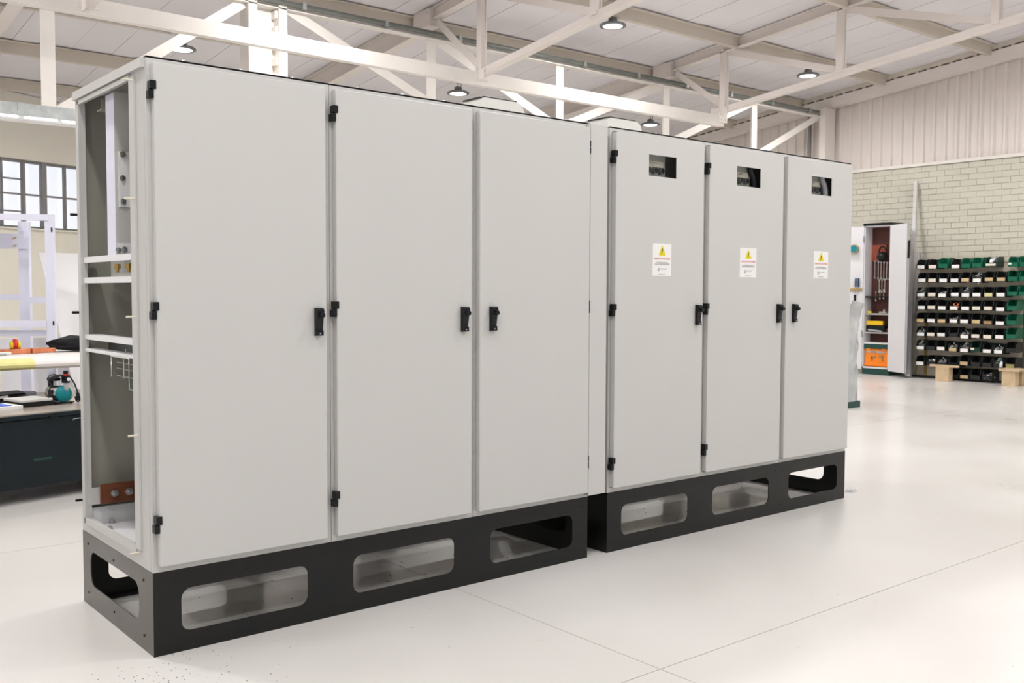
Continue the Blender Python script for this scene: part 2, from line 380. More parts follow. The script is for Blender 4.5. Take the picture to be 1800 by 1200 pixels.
# gable rafter with the dark gaps of the roof ribs above it
tr = struct('trim_1', B().bar((XW - 0.085, 12, zr(12) - 0.172), (XW - 0.085, YR, zr(YR) - 0.172), 0.16, 0.148), CLAD)
tk = B(); y = -3.0
part('dark_gap', B().bar((XW - 0.03, 12, zr(12) - 0.06), (XW - 0.03, YR, zr(YR) - 0.06), 0.02, 0.10), GASKET, tr)
while y < 11.5:
    tk.bar((XW - 0.10, y, zr(y) - 0.085), (XW - 0.10, y + 0.045, zr(y + 0.045) - 0.085), 0.11, 0.03); y += 0.1685
tk.bar((XW - 0.10, 12, zr(12) - 0.04), (XW - 0.10, YR, zr(YR) - 0.04), 0.10, 0.064)
part('closure_strip', tk, PURL, tr, kind='stuff')

# far wall behind everything and skew office wall with the steel windows on the left
struct('wall_back', B().box(7.9, XW, 13.2, 13.4, 0, 3.6), CREAM)
AW = math.atan2(0.36, 0.933)
wl_root = struct('wall_left', B(), CREAM, (1.93, 10.89, 0), AW)
# local frame: x along the wall, -y towards the photographer; opening for the windows
Z0, Z1 = 2.025, 2.925
wb = B(); wb.box(-14, 9.0, 0, 0.22, 0, Z0); wb.box(-14, -3.3, 0, 0.22, Z0, Z1); wb.box(3.3, 9.0, 0, 0.22, Z0, Z1)
def zroof_local(xl): return zr(10.89 + xl * math.sin(AW)) - 0.01
wb.add([(a, d, z) for d in (0, 0.22) for a, z in ((-14, Z1), (9.0, Z1), (9.0, zroof_local(9.0)), (-14, zroof_local(-14)))], [(0, 1, 2, 3), (7, 6, 5, 4), (0, 4, 5, 1), (1, 5, 6, 2), (2, 6, 7, 3), (3, 7, 4, 0)])
wl_root.data = wb.mesh('wall_left', CREAM)
# window: steel frame, glazing bars and panes
wn = struct('window_1', B().box(-3.3, 3.3, 0.06, 0.11, Z1 - 0.035, Z1).box(-3.3, 3.3, 0.06, 0.11, Z0, Z0 + 0.03), FRAMEW, (1.93, 10.89, 0), AW)
part('window_sill', B().box(-3.3, 3.3, -0.05, 0.1, Z0 - 0.02, Z0), CREAM, wn)
posts = [(-3.3, .05), (-2.6, .02), (-1.95, .07), (-1.6, .02), (-1.27, .04), (-0.93, .02), (-0.62, .07), (-0.31, .02), (0.035, .02), (0.345, .035), (0.64, .075), (0.965, .022), (1.31, .022), (1.7, .075), (2.2, .022), (2.7, .022), (3.25, .05)]
for a, wd in posts:
    part('mullion', B().box(a - wd / 2, a + wd / 2, 0.05, 0.11, Z0, Z1), FRAMEW, wn)
zb = 2.475
for i in range(len(posts) - 1):
    a, c = posts[i][0] + posts[i][1] / 2, posts[i + 1][0] - posts[i + 1][1] / 2
    part('glazing_bar', B().box(a, c, 0.065, 0.1, zb - 0.012, zb + 0.012), FRAMEW, wn)
    rows_ = [(Z0 + 0.03, zb - 0.012), (zb + 0.012, Z1 - 0.035)]
    if -0.7 < a < 0.36:                          # the opening sash has smaller panes
        rows_ = []
        zz = [Z0 + 0.03, 2.245, zb - 0.012]
        part('glazing_bar', B().box(a, c, 0.065, 0.1, 2.235, 2.255), FRAMEW, wn)
        part('glazing_bar', B().box(a, c, 0.065, 0.1, 2.66, 2.68), FRAMEW, wn)
        rows_ = [(Z0 + 0.03, 2.235), (2.255, zb - 0.012), (zb + 0.012, 2.66), (2.68, Z1 - 0.035)]
    for z0, z1 in rows_:
        part('pane', B().box(a, c, 0.078, 0.084, z0, z1), GLASS, wn)
# neighbouring shed seen through the panes
nb = struct('wall_outside', B(), OUTW, (1.93, 10.89, 0), AW)
ob = B(); n_ = 190
vs = []
for i in range(n_ + 1):
    vs += [(-9 + i * 0.18, 2.6 + (0.012 if i % 2 else 0), z) for z in (0, 4.2)]
ob.add(vs, [(2 * i, 2 * i + 2, 2 * i + 3, 2 * i + 1) for i in range(n_)])
nb.data = ob.mesh('wall_outside', OUTW)

# ------------------------------------------------------------------ roof steel
PY = [(1.65, 'nearest the photographer'), (3.2, 'second from the front'), (4.75, 'carrying the front row of lamps'), (6.2, 'just above the grey conduit'), (7.55, 'carrying the rear row of lamps'), (9.0, 'last but one towards the eaves'), (10.42, 'lowest, by the eaves')]
for y, wh in PY:
    z = zr(y)
    xa = max(-6, 1.93 + (y - 10.89) / 0.386 + 0.3); xb = XW - 0.02; z -= 0.012
    b = B().box(xa, xb, y - 0.004, y + 0.004, z - 0.125, z - 0.008).box(xa, xb, y - 0.004, y + 0.062, z - 0.133, z - 0.125).box(xa, xb, y - 0.06, y + 0.004, z - 0.008, z)
    if y < 2: continue
    solo('purlin', b, PURL, 'long cream roof purlin ' + wh, 'purlin', group='roof purlins')

def zbc(y, d): return d[0] + d[1] * (5.05 - y)
def truss(X, d, label):
    t = thing('roof_truss', label, 'truss', (X, 5.05, 0))
    L = lambda y, z: (0, y - 5.05, z)
    # deep rafter beyond the girder, splice plate, lighter top chord towards the ridge
    part('rafter', B().ibeam(L(12.5, zr(12.5) - 0.12), L(6.05, zr(6.05) - 0.12), 0.14, 0.23, 0.012), CLAD, t)
    part('splice_plate', B().box(-0.075, 0.075, 5.83 - 5.05, 6.15 - 5.05, zr(5.83) - 0.21, zr(5.83) - 0.02).box(-0.08, -0.07, 0.82, 0.84, zr(5.83) - 0.17, zr(5.83) - 0.155).box(-0.08, -0.07, 0.82, 0.84, zr(5.83) - 0.08, zr(5.83) - 0.065), CLAD, t)
    part('top_chord', B().ibeam(L(5.83, zr(5.83) - 0.075), L(YR, zr(YR) - 0.075), 0.10, 0.13, 0.01), CLAD, t)
    bc = B().bar(L(5.1, zbc(5.1, d)), L(YR, zbc(YR, d)), 0.07, 0.058); bc.bar(L(5.1, zbc(5.1, d) - 0.036), L(YR, zbc(YR, d) - 0.036), 0.09, 0.012)
    part('bottom_chord', bc, CLAD, t)
    ny = [4.98, 3.3, 1.53, -0.2, -2.0]
    for y in ny:
        part('vertical', B().box(-0.05, 0.0, y - 5.05 - 0.04, y - 5.05 + 0.04, zbc(y, d), zr(y) - 0.1).box(0.0005, 0.012, y - 5.05 - 0.055, y - 5.05 + 0.055, zbc(y, d), zr(y) - 0.1), CLAD, t)
    tops = [5.8] + ny[:-1]
    for i, y in enumerate(ny):
        yt = tops[i]; zt = zr(yt) - (0.17 if i == 0 else 0.12)
        part('diagonal', B().angle(L(yt, zt), L(y, zbc(y, d) + 0.03), 0.075, 0.012, flip=-1), CLAD, t)
    part('gusset', B().box(-0.052, -0.042, -0.16, 0.1, zbc(5.05, d) - 0.07, zbc(5.05, d) + 0.03), CLAD, t)
truss(1.3, (3.455, 0.125), 'leftmost cream roof truss, seen only where it meets the tie beam')
truss(5.2, (3.46, 0.132), 'cream roof truss above the wide grey doors, left of the front lamp')
truss(9.12, (3.548, 0.108), 'cream roof truss at the right end of the long tie beam')
tb = B(); zt0, zt1 = 3.345, 3.478
def tzs(x): return 0.032 * max(0.0, (5.2 - x) / 5.2)
for ya, yb, za, zc_ in ((5.0, 5.012, zt0, zt1), (5.0125, 5.085, zt0 + 0.0005, zt0 + 0.012), (5.0125, 5.085, zt1 - 0.012, zt1 - 0.0005)):
    for xa, xb in ((-3.0, 5.2), (5.2, 9.15)):
        tb.add([(x, y, z + tzs(x)) for x in (xa, xb) for y in (ya, yb) for z in (za, zc_)], [(0, 1, 3, 2), (4, 6, 7, 5), (0, 4, 5, 1), (2, 3, 7, 6), (0, 2, 6, 4), (1, 5, 7, 3)])
tt = thing('tie_beam', 'long cream channel beam crossing in front of the column under the trusses', 'beam')
part('channel', tb, TRUSS, tt)
for X in (1.3, 5.2, 9.12):
    part('bolted_plate', B().box(X - 0.08, X + 0.08, 4.99, 4.9995, zt0 + 0.045 + tzs(X), zt1 + 0.04 + tzs(X)).cyl((X - 0.04, 4.99, zt0 + 0.085 + tzs(X)), (X - 0.04, 4.978, zt0 + 0.085 + tzs(X)), 0.012, 8).cyl((X + 0.04, 4.99, zt0 + 0.085 + tzs(X)), (X + 0.04, 4.978, zt0 + 0.085 + tzs(X)), 0.012, 8), TRUSS, tt)

# girder along the building with its conduit
gt = thing('lattice_girder', 'cream lattice girder of flat uprights and diagonals behind the tie beam', 'girder', (0, 5.8, 0))
part('top_chord', B().box(-3, XW - 0.2, -0.007, 0.012, 3.951, 4.03).box(-3, XW - 0.2, -0.06, 0.05, 3.94, 3.9505), TRUSS, gt)
part('bottom_chord', B().box(3.3, XW - 0.2, -0.01, 0.05, 3.17, 3.26), TRUSS, gt)
GN = [1.2, 5.11, 7.0, 8.92, 10.82]
for X in GN:
    part('vertical', B().box(X - 0.058, X + 0.058, -0.02, -0.008, 2.6 if X < 3 else 3.2, 3.96).box(X - 0.006, X + 0.006, -0.0078, 0.05, 2.6 if X < 3 else 3.2, 3.93), TRUSS, gt)
for a, c in (((3.42, 3.96), (5.06, 3.28)), ((5.16, 3.96), (6.95, 3.22)), ((8.86, 3.95), (7.05, 3.22)), ((10.76, 3.95), (9.0, 3.22)), ((12.45, 3.95), (10.9, 3.22)), ((2.95, 3.94), (1.25, 2.7))):
    part('diagonal', B().bar((a[0], 0.0, a[1]), (c[0], 0.0, c[1]), 0.012, 0.095, (0, 0, 1)), TRUSS, gt)
cd = thing('conduit', 'grey steel conduit clipped along the top of the lattice girder', 'conduit', (0, 5.77, 4.0))
part('pipe', B().cyl((-3, -0.04, 0), (12.35, -0.04, 0), 0.026, 10), CONDUIT, cd)
for i in range(12):
    part('clip', B().box(3.55 + i * 0.95 - 0.02, 3.55 + i * 0.95 + 0.02, -0.072, 0.0, -0.032, 0.032), GALV, cd)
# built-up column
co = thing('steel_column', 'wide white steel column with a stitched web standing under the girder', 'column', (3.18, 5.8, 0))
part('web', B().box(-0.12, 0.12, 0.05, 0.07, 0, 4.0), TRUSS, co)
for a, c in ((-0.2, -0.112), (0.112, 0.2)):
    part('flange', B().box(a, c, -0.06, 0.14, 0, 4.02), TRUSS, co)
sb = B()
for i in range(26): sb.box(0.085, 0.113, -0.03, 0.05, 0.1 + i * 0.15, 0.17 + i * 0.15)
part('stitch_plates', sb, TRUSS, co, kind='stuff')
# column in the gable wall
gc = thing('gable_column', 'cream steel column against the ribbed gable cladding', 'column', (12.45, 5.71, 0))
part('flange', B().box(-0.012, 0.0, -0.05, 0.06, 0, zr(5.7) - 0.26), CLAD, gc)
part('web', B().box(0.0005, 0.235, -0.045, -0.033, 0, zr(5.7) - 0.26), CLAD, gc)
part('inner_flange', B().box(0.236, 0.248, -0.05, 0.06, 0, zr(5.7) - 0.26), CLAD, gc)
part('cap_plate', B().box(-0.02, 0.26, -0.07, 0.08, zr(5.7) - 0.255, zr(5.7) - 0.245), CLAD, gc)
solo('gap_shadow', B().tube([(12.6, 6.05, 0), (12.6, 6.05, zr(6.05) - 0.2)], 0.03), FRAMEW, 'thin dark strip standing for shadow beside the gable column', 'pipe')  # dark tube standing for the shadowed gap beside the column

# galvanised duct with a slotted light strip, on the left
dr = thing('cable_duct', 'galvanised duct with a slotted pale underside at the left edge', 'duct', (0, 4.5, 0))
part('duct_body', B().box(-4, 1.75, 0, 0.12, 2.445, 2.535), GALV, dr)
part('coupling', B().box(0.66, 0.70, -0.004, 0.124, 2.44, 2.54), GALV, dr)
part('lower_channel', B().box(-4, 1.75, -0.012, 0.12, 2.416, 2.428), WHITE_P, dr)
for i in range(9):
    x = -1.1 + i * 0.26
    part('light_strip', B().box(x, x + 0.205, -0.003, 0.08, 2.4295, 2.4435), LED, dr)

# ------------------------------------------------------------------ lamps
def high_bay(x, y, zl, label):
    t = thing('high_bay_lamp', label, 'lamp', (x, y, zl), 0, 'round high-bay lamps under the roof')
    ztop = zr(y) - zl - 0.147
    part('housing', B().lathe([(0.0, 0.074), (0.046, 0.074), (0.05, 0.07), (0.052, 0.034), (0.08, 0.028), (0.125, 0.016), (0.146, 0.004), (0.149, -0.008), (0.147, -0.016), (0.109, -0.016)], n=28), LAMPH, t)
    part('mounting_eye', B().cyl((0, 0, 0.0745), (0, 0, 0.09), 0.014, 10), LAMPH, t)
    part('lens', B().lathe([(0.0, -0.008), (0.1085, -0.008), (0.1085, -0.017), (0.0, -0.019)], n=28), LED, t)
    part('chain', B().cyl((0, 0, 0.09), (0, 0, ztop), 0.006, 6).tube([(0.02 * math.cos(a), 0, 0.125 + 0.02 * math.sin(a)) for a in [i * PI / 6 for i in range(13)]], 0.004, 5), ZINC, t)
    part('cable', B().tube([(0.035, 0.0, 0.072), (0.05, 0, 0.10), (0.055, 0, 0.5 * (0.1 + ztop)), (0.03, 0, ztop - 0.015), (-0.01, 0, ztop + 0.0), (-0.06, 0, ztop - 0.005)], 0.005, 6), CABLE, t)
    part('junction_box', B().cbox(-0.13, -0.06, -0.07, -0.01, ztop - 0.02, ztop + 0.03, 0.004), WHITE_P, t)
    lamp_light(x, y, zl - 0.03)
high_bay(3.03, 7.55, 3.85, 'lit round high-bay lamp left of the white column')
high_bay(6.77, 7.55, 3.855, 'lit round high-bay lamp just above the left roof cowl')
high_bay(10.52, 7.55, 3.85, 'lit round high-bay lamp half behind the right roof cowl')
high_bay(6.86, 4.75, 4.19, 'lit round high-bay lamp near the top middle, nearest and largest')
high_bay(10.61, 4.75, 4.165, 'lit round high-bay lamp at upper right in front of the gable')

# ================================================================== SWITCHGEAR
H, HP, D = 1.95, 0.279, 0.768
def plinth(x0, x1, holes, left_hole, right_hole, label):
    t = thing('steel_plinth', label, 'plinth', (x0, 0, 0)); W = x1 - x0; th = 0.004
    hs = [rrect(a - x0, c - x0, 0.066, 0.211, 0.035) for a, c in holes]
    part('front_panel', B().plate(rect(0, W, 0.0, HP), hs, 0, th, 'y'), STEEL, t)
    part('back_panel', B().plate(rect(0, W, 0.0, HP), hs, D - th, D, 'y'), STEEL, t)
    eh = [rrect(0.138, 0.676, 0.085, 0.217, 0.045)]
    part('end_panel', B().plate(rect(th, D - th, 0.0, HP), eh if left_hole else [], 0, th, 'x'), STEEL_END if left_hole else STEEL, t, label='grey end plate with a rounded opening' if left_hole else None)
    part('end_panel', B().plate(rect(th, D - th, 0.0, HP), eh if right_hole else [], W - th, W, 'x'), STEEL, t)
    fl_ = B().box(th, W - th, th, 0.05, HP - 0.004, HP).box(th, W - th, D - 0.05, D - th, HP - 0.004, HP).box(th, 0.05, 0.05, D - 0.05, HP - 0.004, HP).box(W - 0.05, W - th, 0.05, D - 0.05, HP - 0.004, HP)
    fl_.box(th, W - th, D - 0.045, D - th, 0.0, 0.004).box(th, 0.02, 0.05, D - 0.05, 0.0, 0.004)
    part('flange', fl_, STEEL, t)
    sc = B()
    for a, c in holes:
        for fx in (-0.06, 0.5 * (c - a), c - a + 0.06):
            for z in (0.045, 0.238): sc.cyl((a - x0 + fx, -0.0025, z), (a - x0 + fx, 0.001, z), 0.0036, 8)
    if left_hole:
        for yy in (0.09, 0.4, 0.70):
            for z in (0.05, 0.238): sc.cyl((-0.0025, yy, z), (0.001, yy, z), 0.0045, 8)
    part('bolt_holes', sc, GASKET, t, kind='stuff')  # small black discs standing for the open bolt holes
    return t
plinth(0.0, 1.962, [(0.093, 0.561), (0.749, 1.218), (1.403, 1.87)], True, True, 'dark steel plinth with three slots under the three left cabinets')
plinth(2.087, 4.05, [(2.181, 2.654), (2.842, 3.315), (3.495, 3.97)], False, True, 'dark steel plinth with three slots under the three right cabinets')

def hinge(t, x, zc, h=0.057):
    b = B()
    b.cbox(x - 0.004, x + 0.016, -0.034, -0.006, zc + 0.001, zc + h / 2, 0.002)
    b.cbox(x - 0.009, x + 0.009, -0.032, -0.004, zc - h / 2, zc - 0.001, 0.003)
    b.cyl((x, -0.02, zc - 0.002), (x, -0.02, zc + 0.002), 0.006, 8)
    part('hinge', b, BLACK, t)
def handle(door, x, zc, y):
    b = B(); w2 = 0.0135
    # tapering body: thick at the top, thin in the middle, thick foot
    prof = [(y, zc + 0.05), (y - 0.018, zc + 0.05), (y - 0.026, zc + 0.043), (y - 0.026, zc + 0.03), (y - 0.020, zc + 0.014), (y - 0.013, zc - 0.028), (y - 0.019, zc - 0.031), (y - 0.020, zc - 0.048), (y, zc - 0.05)]
    b.prism(prof, x - w2, x + w2, 'x')
    b.cyl((x, y - 0.015, zc + 0.025), (x, y - 0.040, zc + 0.025), 0.0095, 14)
    b.cyl((x, y - 0.019, zc - 0.041), (x, y - 0.0212, zc - 0.041), 0.003, 8, mi=1)
    part('handle', b, [BLACK, ZINC], door)
def warning_label(door, x0, x1, z0, z1, y):
    b = B(); cx = (x0 + x1) / 2; w_ = x1 - x0; h_ = z1 - z0
    b.prism(rect(x0, x1, z0, z1), y - 0.0008, y + 0.0002, 'y', 0)
    yy = y - 0.0012
    P = lambda u, v: (x0 + u * w_, yy, z1 - v * h_)
    # warning triangle with rounded tips
    tri = [(0.5, 0.06), (0.535, 0.09), (0.685, 0.34), (0.66, 0.365), (0.34, 0.365), (0.315, 0.34), (0.465, 0.09)]
    b.add([P(*p) for p in tri], [tuple(range(7))], 1)
    yy = y - 0.0016
    b.add([P(*p) for p in [(0.50, 0.155), (0.54, 0.155), (0.505, 0.215), (0.535, 0.215), (0.475, 0.29), (0.492, 0.235), (0.455, 0.235)]], [tuple(range(7))], 2)
    b.add([P(*p) for p in [(0.445, 0.28), (0.515, 0.295), (0.465, 0.33)]], [(0, 1, 2)], 2)
    zz = lambda v: z1 - v * h_
    add_text(b, 'DANGER VOLTAGE INSIDE', 0.0125, cx, zz(0.465), yy, 3, 0.86 * w_)
    for v, wd in ((0.585, 0.6), (0.618, 0.78), (0.65, 0.78)):
        add_text(b, {0.585: 'AUTHORISED PERSONNEL', 0.618: 'ONLY MAY OPEN THIS ENCLOSURE', 0.65: 'ISOLATE ALL CIRCUITS BEFORE WORK'}[v], 0.0055, cx, zz(v), yy, 2, wd * w_)
    # lamp-shaped emblem and name
    b.add([(x0 + 0.30 * w_ + 0.0055 * math.cos(a) * k, yy, zz(0.795) + 0.0055 * math.sin(a) * k) for k in (1, 0.72) for a in [i * PI / 8 for i in range(16)]], [(i, (i + 1) % 16, 16 + (i + 1) % 16, 16 + i) for i in range(16)], 2)
    b.add([(x0 + 0.30 * w_ + a, yy, zz(0.795) + c) for a, c in ((-0.0022, -0.0055), (0.0022, -0.0055), (0.0022, -0.0095), (-0.0022, -0.0095))], [(0, 1, 2, 3)], 2)
    b.add([(x0 + 0.37 * w_ + a, yy, zz(0.795) + c) for a, c in ((-0.0003, -0.009), (0.0003, -0.009), (0.0003, 0.008), (-0.0003, 0.008))], [(0, 1, 2, 3)], 2)
    add_text(b, 'SOLUTION', 0.0085, x0 + 0.56 * w_, zz(0.785), yy, 4, 0.34 * w_)
    add_text(b, 'solution.co.za', 0.0065, cx, zz(0.945), yy, 2, 0.36 * w_)
    part('warning_label', b, [PAPER, mat('warning_yellow', (0.75, 0.62, 0.02), 0.5), BLACK, mat('warning_red', (0.75, 0.05, 0.04), 0.5), mat('mid_grey_ink', (0.18, 0.18, 0.18), 0.5)], door)

def cabinet(x0, x1, door_l, door_r, label, hinge_side, hinges, handle_x, window=None, wlabel=None, open_left=False, caption=None, cable=None):
    t = thing('switchgear_cabinet', label, 'cabinet', (x0, 0, 0)); W = x1 - x0; g = 0.0012
    fr = B()
    dl, dr_ = door_l - x0, door_r - x0
    fr.plate(rect(g, W - g, HP + 0.001, H), [rect(0.045, W - 0.05, HP + 0.05, H - 0.045)], 0.0, 0.02, 'y')
    part('front_frame', fr, PAINT, t)
    bd = B().box(g, W - g, D - 0.02, D, HP + 0.001, H - 0.003)
    bd.box(W - g - 0.003, W - g, 0.02, D - 0.02, HP + 0.001, H - 0.003)
    bd.box(g, W - g, 0.02, D - 0.02, HP + 0.001, HP + 0.005)
    if not open_left: bd.box(g, g + 0.003, 0.02, D - 0.02, HP + 0.001, H - 0.003)
    part('body', bd, PAINT_SHADE if open_left else PAINT, t)
    part('roof_plate', B().box(g, W - g, 0.0, D, H - 0.003, H).box(g, W - g, 0.012, D - 0.012, H, H + 0.003), PAINT, t)
    part('gasket', B().box(g, W - g, -0.001, 0.010, H + 0.0002, H + 0.0028), GASKET, t)
    rb = B(); n = 3
    for i in range(n):
        xx = W * (0.2 + 0.3 * i); rb.cyl((xx, 0.022, H + 0.003), (xx, 0.022, H + 0.010), 0.008, 8, 0.006)
    part('roof_bolts', rb, ZINC, t, kind='stuff')
    # door
    y0, y1 = -0.030, -0.001; zb_, zt_ = 0.303, 1.931
    db = B()
    if window:
        bm_holes = [rect(window[0] - x0, window[1] - x0, window[2], window[3])]
        db.plate(rect(dl + 0.004, dr_ - 0.004, zb_ + 0.004, zt_ - 0.004), bm_holes, y0, y0 + 0.003, 'y')
        for (a, c, e, f_) in ((dl, dr_, zb_, zb_ + 0.006), (dl, dr_, zt_ - 0.006, zt_)): db.cbox(a, c, y0 + 0.0006, y1, e, f_, 0.002)
        for (a, c) in ((dl, dl + 0.006), (dr_ - 0.006, dr_)): db.cbox(a, c, y0 + 0.0006, y1, zb_, zt_, 0.002)
    else:
        db.cbox(dl, dr_, y0, y1, zb_, zt_, 0.004)
    door = part('door', db, PAINT, t)
    handle(door, handle_x - x0, 1.094, y0)
    if hinge_side == 'r':
        for z in hinges: part('hinge', B().box(dr_ + 0.0002, dr_ + 0.0026, -0.0312, -0.012, z + 0.001, z + 0.028).box(dr_ + 0.0002, dr_ + 0.0026, -0.0312, -0.012, z - 0.028, z - 0.001), BLACK, t)
    elif hinge_side:
        hx = (door_l - 0.008 if hinge_side == 'l' else door_r + 0.010) - x0
        for z in hinges: hinge(t, hx, z)
    if wlabel: warning_label(door, wlabel[0] - x0, wlabel[1] - x0, wlabel[2], wlabel[3], y0)
    if window:
        a, c, z0, z1 = window[0] - x0, window[1] - x0, window[2], window[3]
        ip = part('instrument_panel', B().box(a - 0.15, a + 0.185, 0.035, 0.04, z0 - 0.12, z1 + 0.1).box(a - 0.2, a + 0.20, -0.008, 0.05, z0 - 0.045, z0 - 0.032).box(a - 0.2, a + 0.42, 0.10, 0.105, z0 - 0.2, z1 + 0.12), INSTR, t)
        part('ledge', B().box(a - 0.15, a + 0.175, 0.0, 0.03, z0 - 0.03, z0 + 0.006), PAINT, ip)
        nb_ = B().box(a - 0.01, a + 0.165, 0.030, 0.036, z1 - 0.045, z1 - 0.018)
        add_text(nb_, caption[0], 0.009, a + 0.09, z1 - 0.027, 0.0292, 1)
        add_text(nb_, caption[1], 0.008, a + 0.085, z1 - 0.038, 0.0292, 1)
        part('name_plate', nb_, [CREAMC, BLACK], ip)
        for xx in (0.005, 0.055, 0.103, 0.15):
            part('push_button', B().cyl((a + xx - 0.012 + 0.004, 0.036, z0 + 0.036), (a + xx - 0.008, 0.012, z0 + 0.036), 0.0155, 16).cyl((a + xx - 0.008, 0.0125, z0 + 0.036), (a + xx - 0.008, 0.0115, z0 + 0.036), 0.0125, 16, mi=1), [CONDUIT, BLACK], ip)
        if cable:
            part('inner_cable', B().tube([(a + 0.16, 0.02, z1 + 0.08), (a + 0.175, 0.02, z1 - 0.005), (a + 0.205, 0.02, z1 - 0.05), (a + 0.215, 0.02, z0 - 0.05), (a + 0.21, 0.02, z0 - 0.2)], 0.016, 10), cable, t)
    return t
HZ1 = (1.843, 1.139, 0.443); HZ2 = (1.816, 1.122, 0.417)
c1 = cabinet(0.0, 0.656, 0.0145, 0.627, 'leftmost grey switchgear cabinet, wide door and open left side', 'l', HZ1, 0.590, open_left=True)
cabinet(0.656, 1.311, 0.6685, 1.283, 'second grey cabinet from the left, plain door with handle at right', 'l', HZ1, 1.240)
cabinet(1.311, 1.966, 1.3225, 1.937, 'third grey cabinet from the left, plain door with handle at left', 'r', HZ1, 1.385)
cabinet(2.084, 2.741, 2.0985, 2.711, 'fourth grey cabinet from the left, first one with a window and warning label', 'l', HZ2, 2.668, (2.314, 2.506, 1.747, 1.846), (2.345, 2.475, 1.282, 1.434), caption=('BATTERY MAIN', 'SECTION'))
cabinet(2.741, 3.398, 2.7525, 3.364, 'fifth grey cabinet from the left, window with black cable inside', 'l', HZ2, 3.330, (2.967, 3.162, 1.747, 1.846), (2.999, 3.135, 1.283, 1.434), caption=('UPS CHARGER', 'SECTION'), cable=CABLE)
cabinet(3.398, 4.050, 3.401, 4.022, 'rightmost grey cabinet with a window and grey cable inside', 'r', (), 3.468, (3.618, 3.814, 1.746, 1.846), (3.651, 3.790, 1.285, 1.436), caption=('GENERATOR', 'SECTION'), cable=CABLE_G)
solo('filler_panel', B().cbox(-0.0272, 0.078, -0.0285, -0.002, 0.290, 1.947, 0.002).box(0.0015, 0.077, -0.0018, 0.06, 0.290, 1.945).box(0.0015, 0.115, 0.0605, D - 0.05, 0.290, 1.945), PAINT, 'narrow plain grey strip filling the gap between third and fourth cabinets', 'panel', (1.967, 0, 0))

# open left side of the first cabinet (local = world, cabinet stands at the origin)
sf = B().plate(rect(0.0205, D - 0.0005, HP + 0.001, H - 0.004), [rect(0.150, 0.705, 0.335, 1.905)], 0.0005, 0.018, 'x')
sf.box(-0.012, 0.002, 0.012, D - 0.005, H - 0.032, H - 0.002)             # roof overhang lip
sf.box(-0.008, 0.001, 0.14, 0.715, 0.318, 0.338).box(-0.008, 0.001, 0.14, 0.715, 1.897, 1.912)
sf.box(-0.008, 0.001, 0.705, 0.716, 0.318, 1.912)
part('side_frame', sf, PAINT, c1)
part('post_rail', B().box(-0.006, 0.0003, 0.098, 0.146, 0.335, 1.905), PAINT, c1)
for z in (1.89, 1.505, 1.117, 0.723, 0.328):
    part('panel_stud', B().cyl((-0.005, 0.106, z), (-0.038, 0.106, z), 0.0038, 8), CREAMC, c1)
for z in (1.49, 1.12, 0.40):
    part('panel_stud', B().cyl((-0.005, D - 0.02, z), (-0.03, D - 0.02, z), 0.005, 8), BLACK, c1)
for z0, z1, dp in ((1.307, 1.329, 0.05), (1.231, 1.252, 0.05), (1.020, 1.038, 0.07), (0.974, 0.986, 0.045)):
    part('cross_rail', B().box(0.004, 0.008, 0.135, 0.72, z0, z1).box(0.0085, dp, 0.135, 0.72, z1 - 0.0045, z1 - 0.0003), WHITE_P, c1)
part('backing_strip', B().box(0.07, 0.074, 0.10, 0.60, 1.235, 1.32), PAINT, c1)
part('backing_strip', B().box(0.075, 0.079, 0.10, 0.66, 0.975, 1.03), mat('dark_galvanised_channel', (0.10, 0.10, 0.105), 0.4, metal=0.5, var=0.2, scale=6), c1)
# inner post with bolted plate
ps = part('inner_post', B().box(0.026, 0.029, 0.4005, 0.49, 1.33, 1.90).box(0.029, 0.05, 0.487, 0.49, 1.33, 1.90), LAV, c1, label='lavender-white inner post with a bolted plate')
part('post_face', B().box(0.026, 0.082, 0.396, 0.40, 1.33, 1.90), PAINT, ps)
part('joint_plate', B().box(0.037, 0.105, 0.390, 0.3955, 1.50, 1.695), WHITE_P, ps)
for x, z in ((0.050, 1.685), (0.049, 1.601), (0.050, 1.519)):
    part('hex_bolt', B().cyl((x, 0.39, z), (x, 0.384, z), 0.010, 14).cyl((x, 0.384, z), (x, 0.376, z), 0.0065, 6), ZINC, ps)
part('joint_plate', B().box(0.030, 0.085, 0.390, 0.3955, 1.332, 1.372), WHITE_P, ps)
for x, z in ((0.051, 1.350), (0.030, 1.346)):
    part('hex_bolt', B().cyl((x, 0.392, z), (x, 0.384, z), 0.010, 14).cyl((x, 0.384, z), (x, 0.374, z), 0.0065, 6), ZINC, ps)
for y_ in (0.40, 0.28):
    part('brass_bolt', B().cyl((0.03, y_, 1.298), (0.03, y_, 1.280), 0.011, 6).cyl((0.03, y_, 1.282), (0.03, y_, 1.268), 0.006, 8), BRASS, c1)
part('top_bracket', B().box(0.03, 0.30, 0.55, 0.60, 1.86, 1.865).box(0.03, 0.30, 0.55, 0.555, 1.865, 1.90), PAINT_SHADE, c1)
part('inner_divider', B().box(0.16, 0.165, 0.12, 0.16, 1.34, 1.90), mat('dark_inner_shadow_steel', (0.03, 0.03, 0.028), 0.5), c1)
part('power_cable', B().tube([(0.045, 0.20, 1.60), (0.030, 0.185, 1.54), (0.022, 0.18, 1.48), (0.024, 0.18, 1.42), (0.04, 0.19, 1.33), (0.06, 0.2, 1.28)], 0.012, 10), CABLE, c1)
part('yellow_tag', B().box(0.115, 0.118, 0.18, 0.23, 1.70, 1.86), YELLOW, c1)
part('yellow_tag', B().box(0.03, 0.033, 0.155, 0.19, 0.93, 0.975), YELLOW, c1)
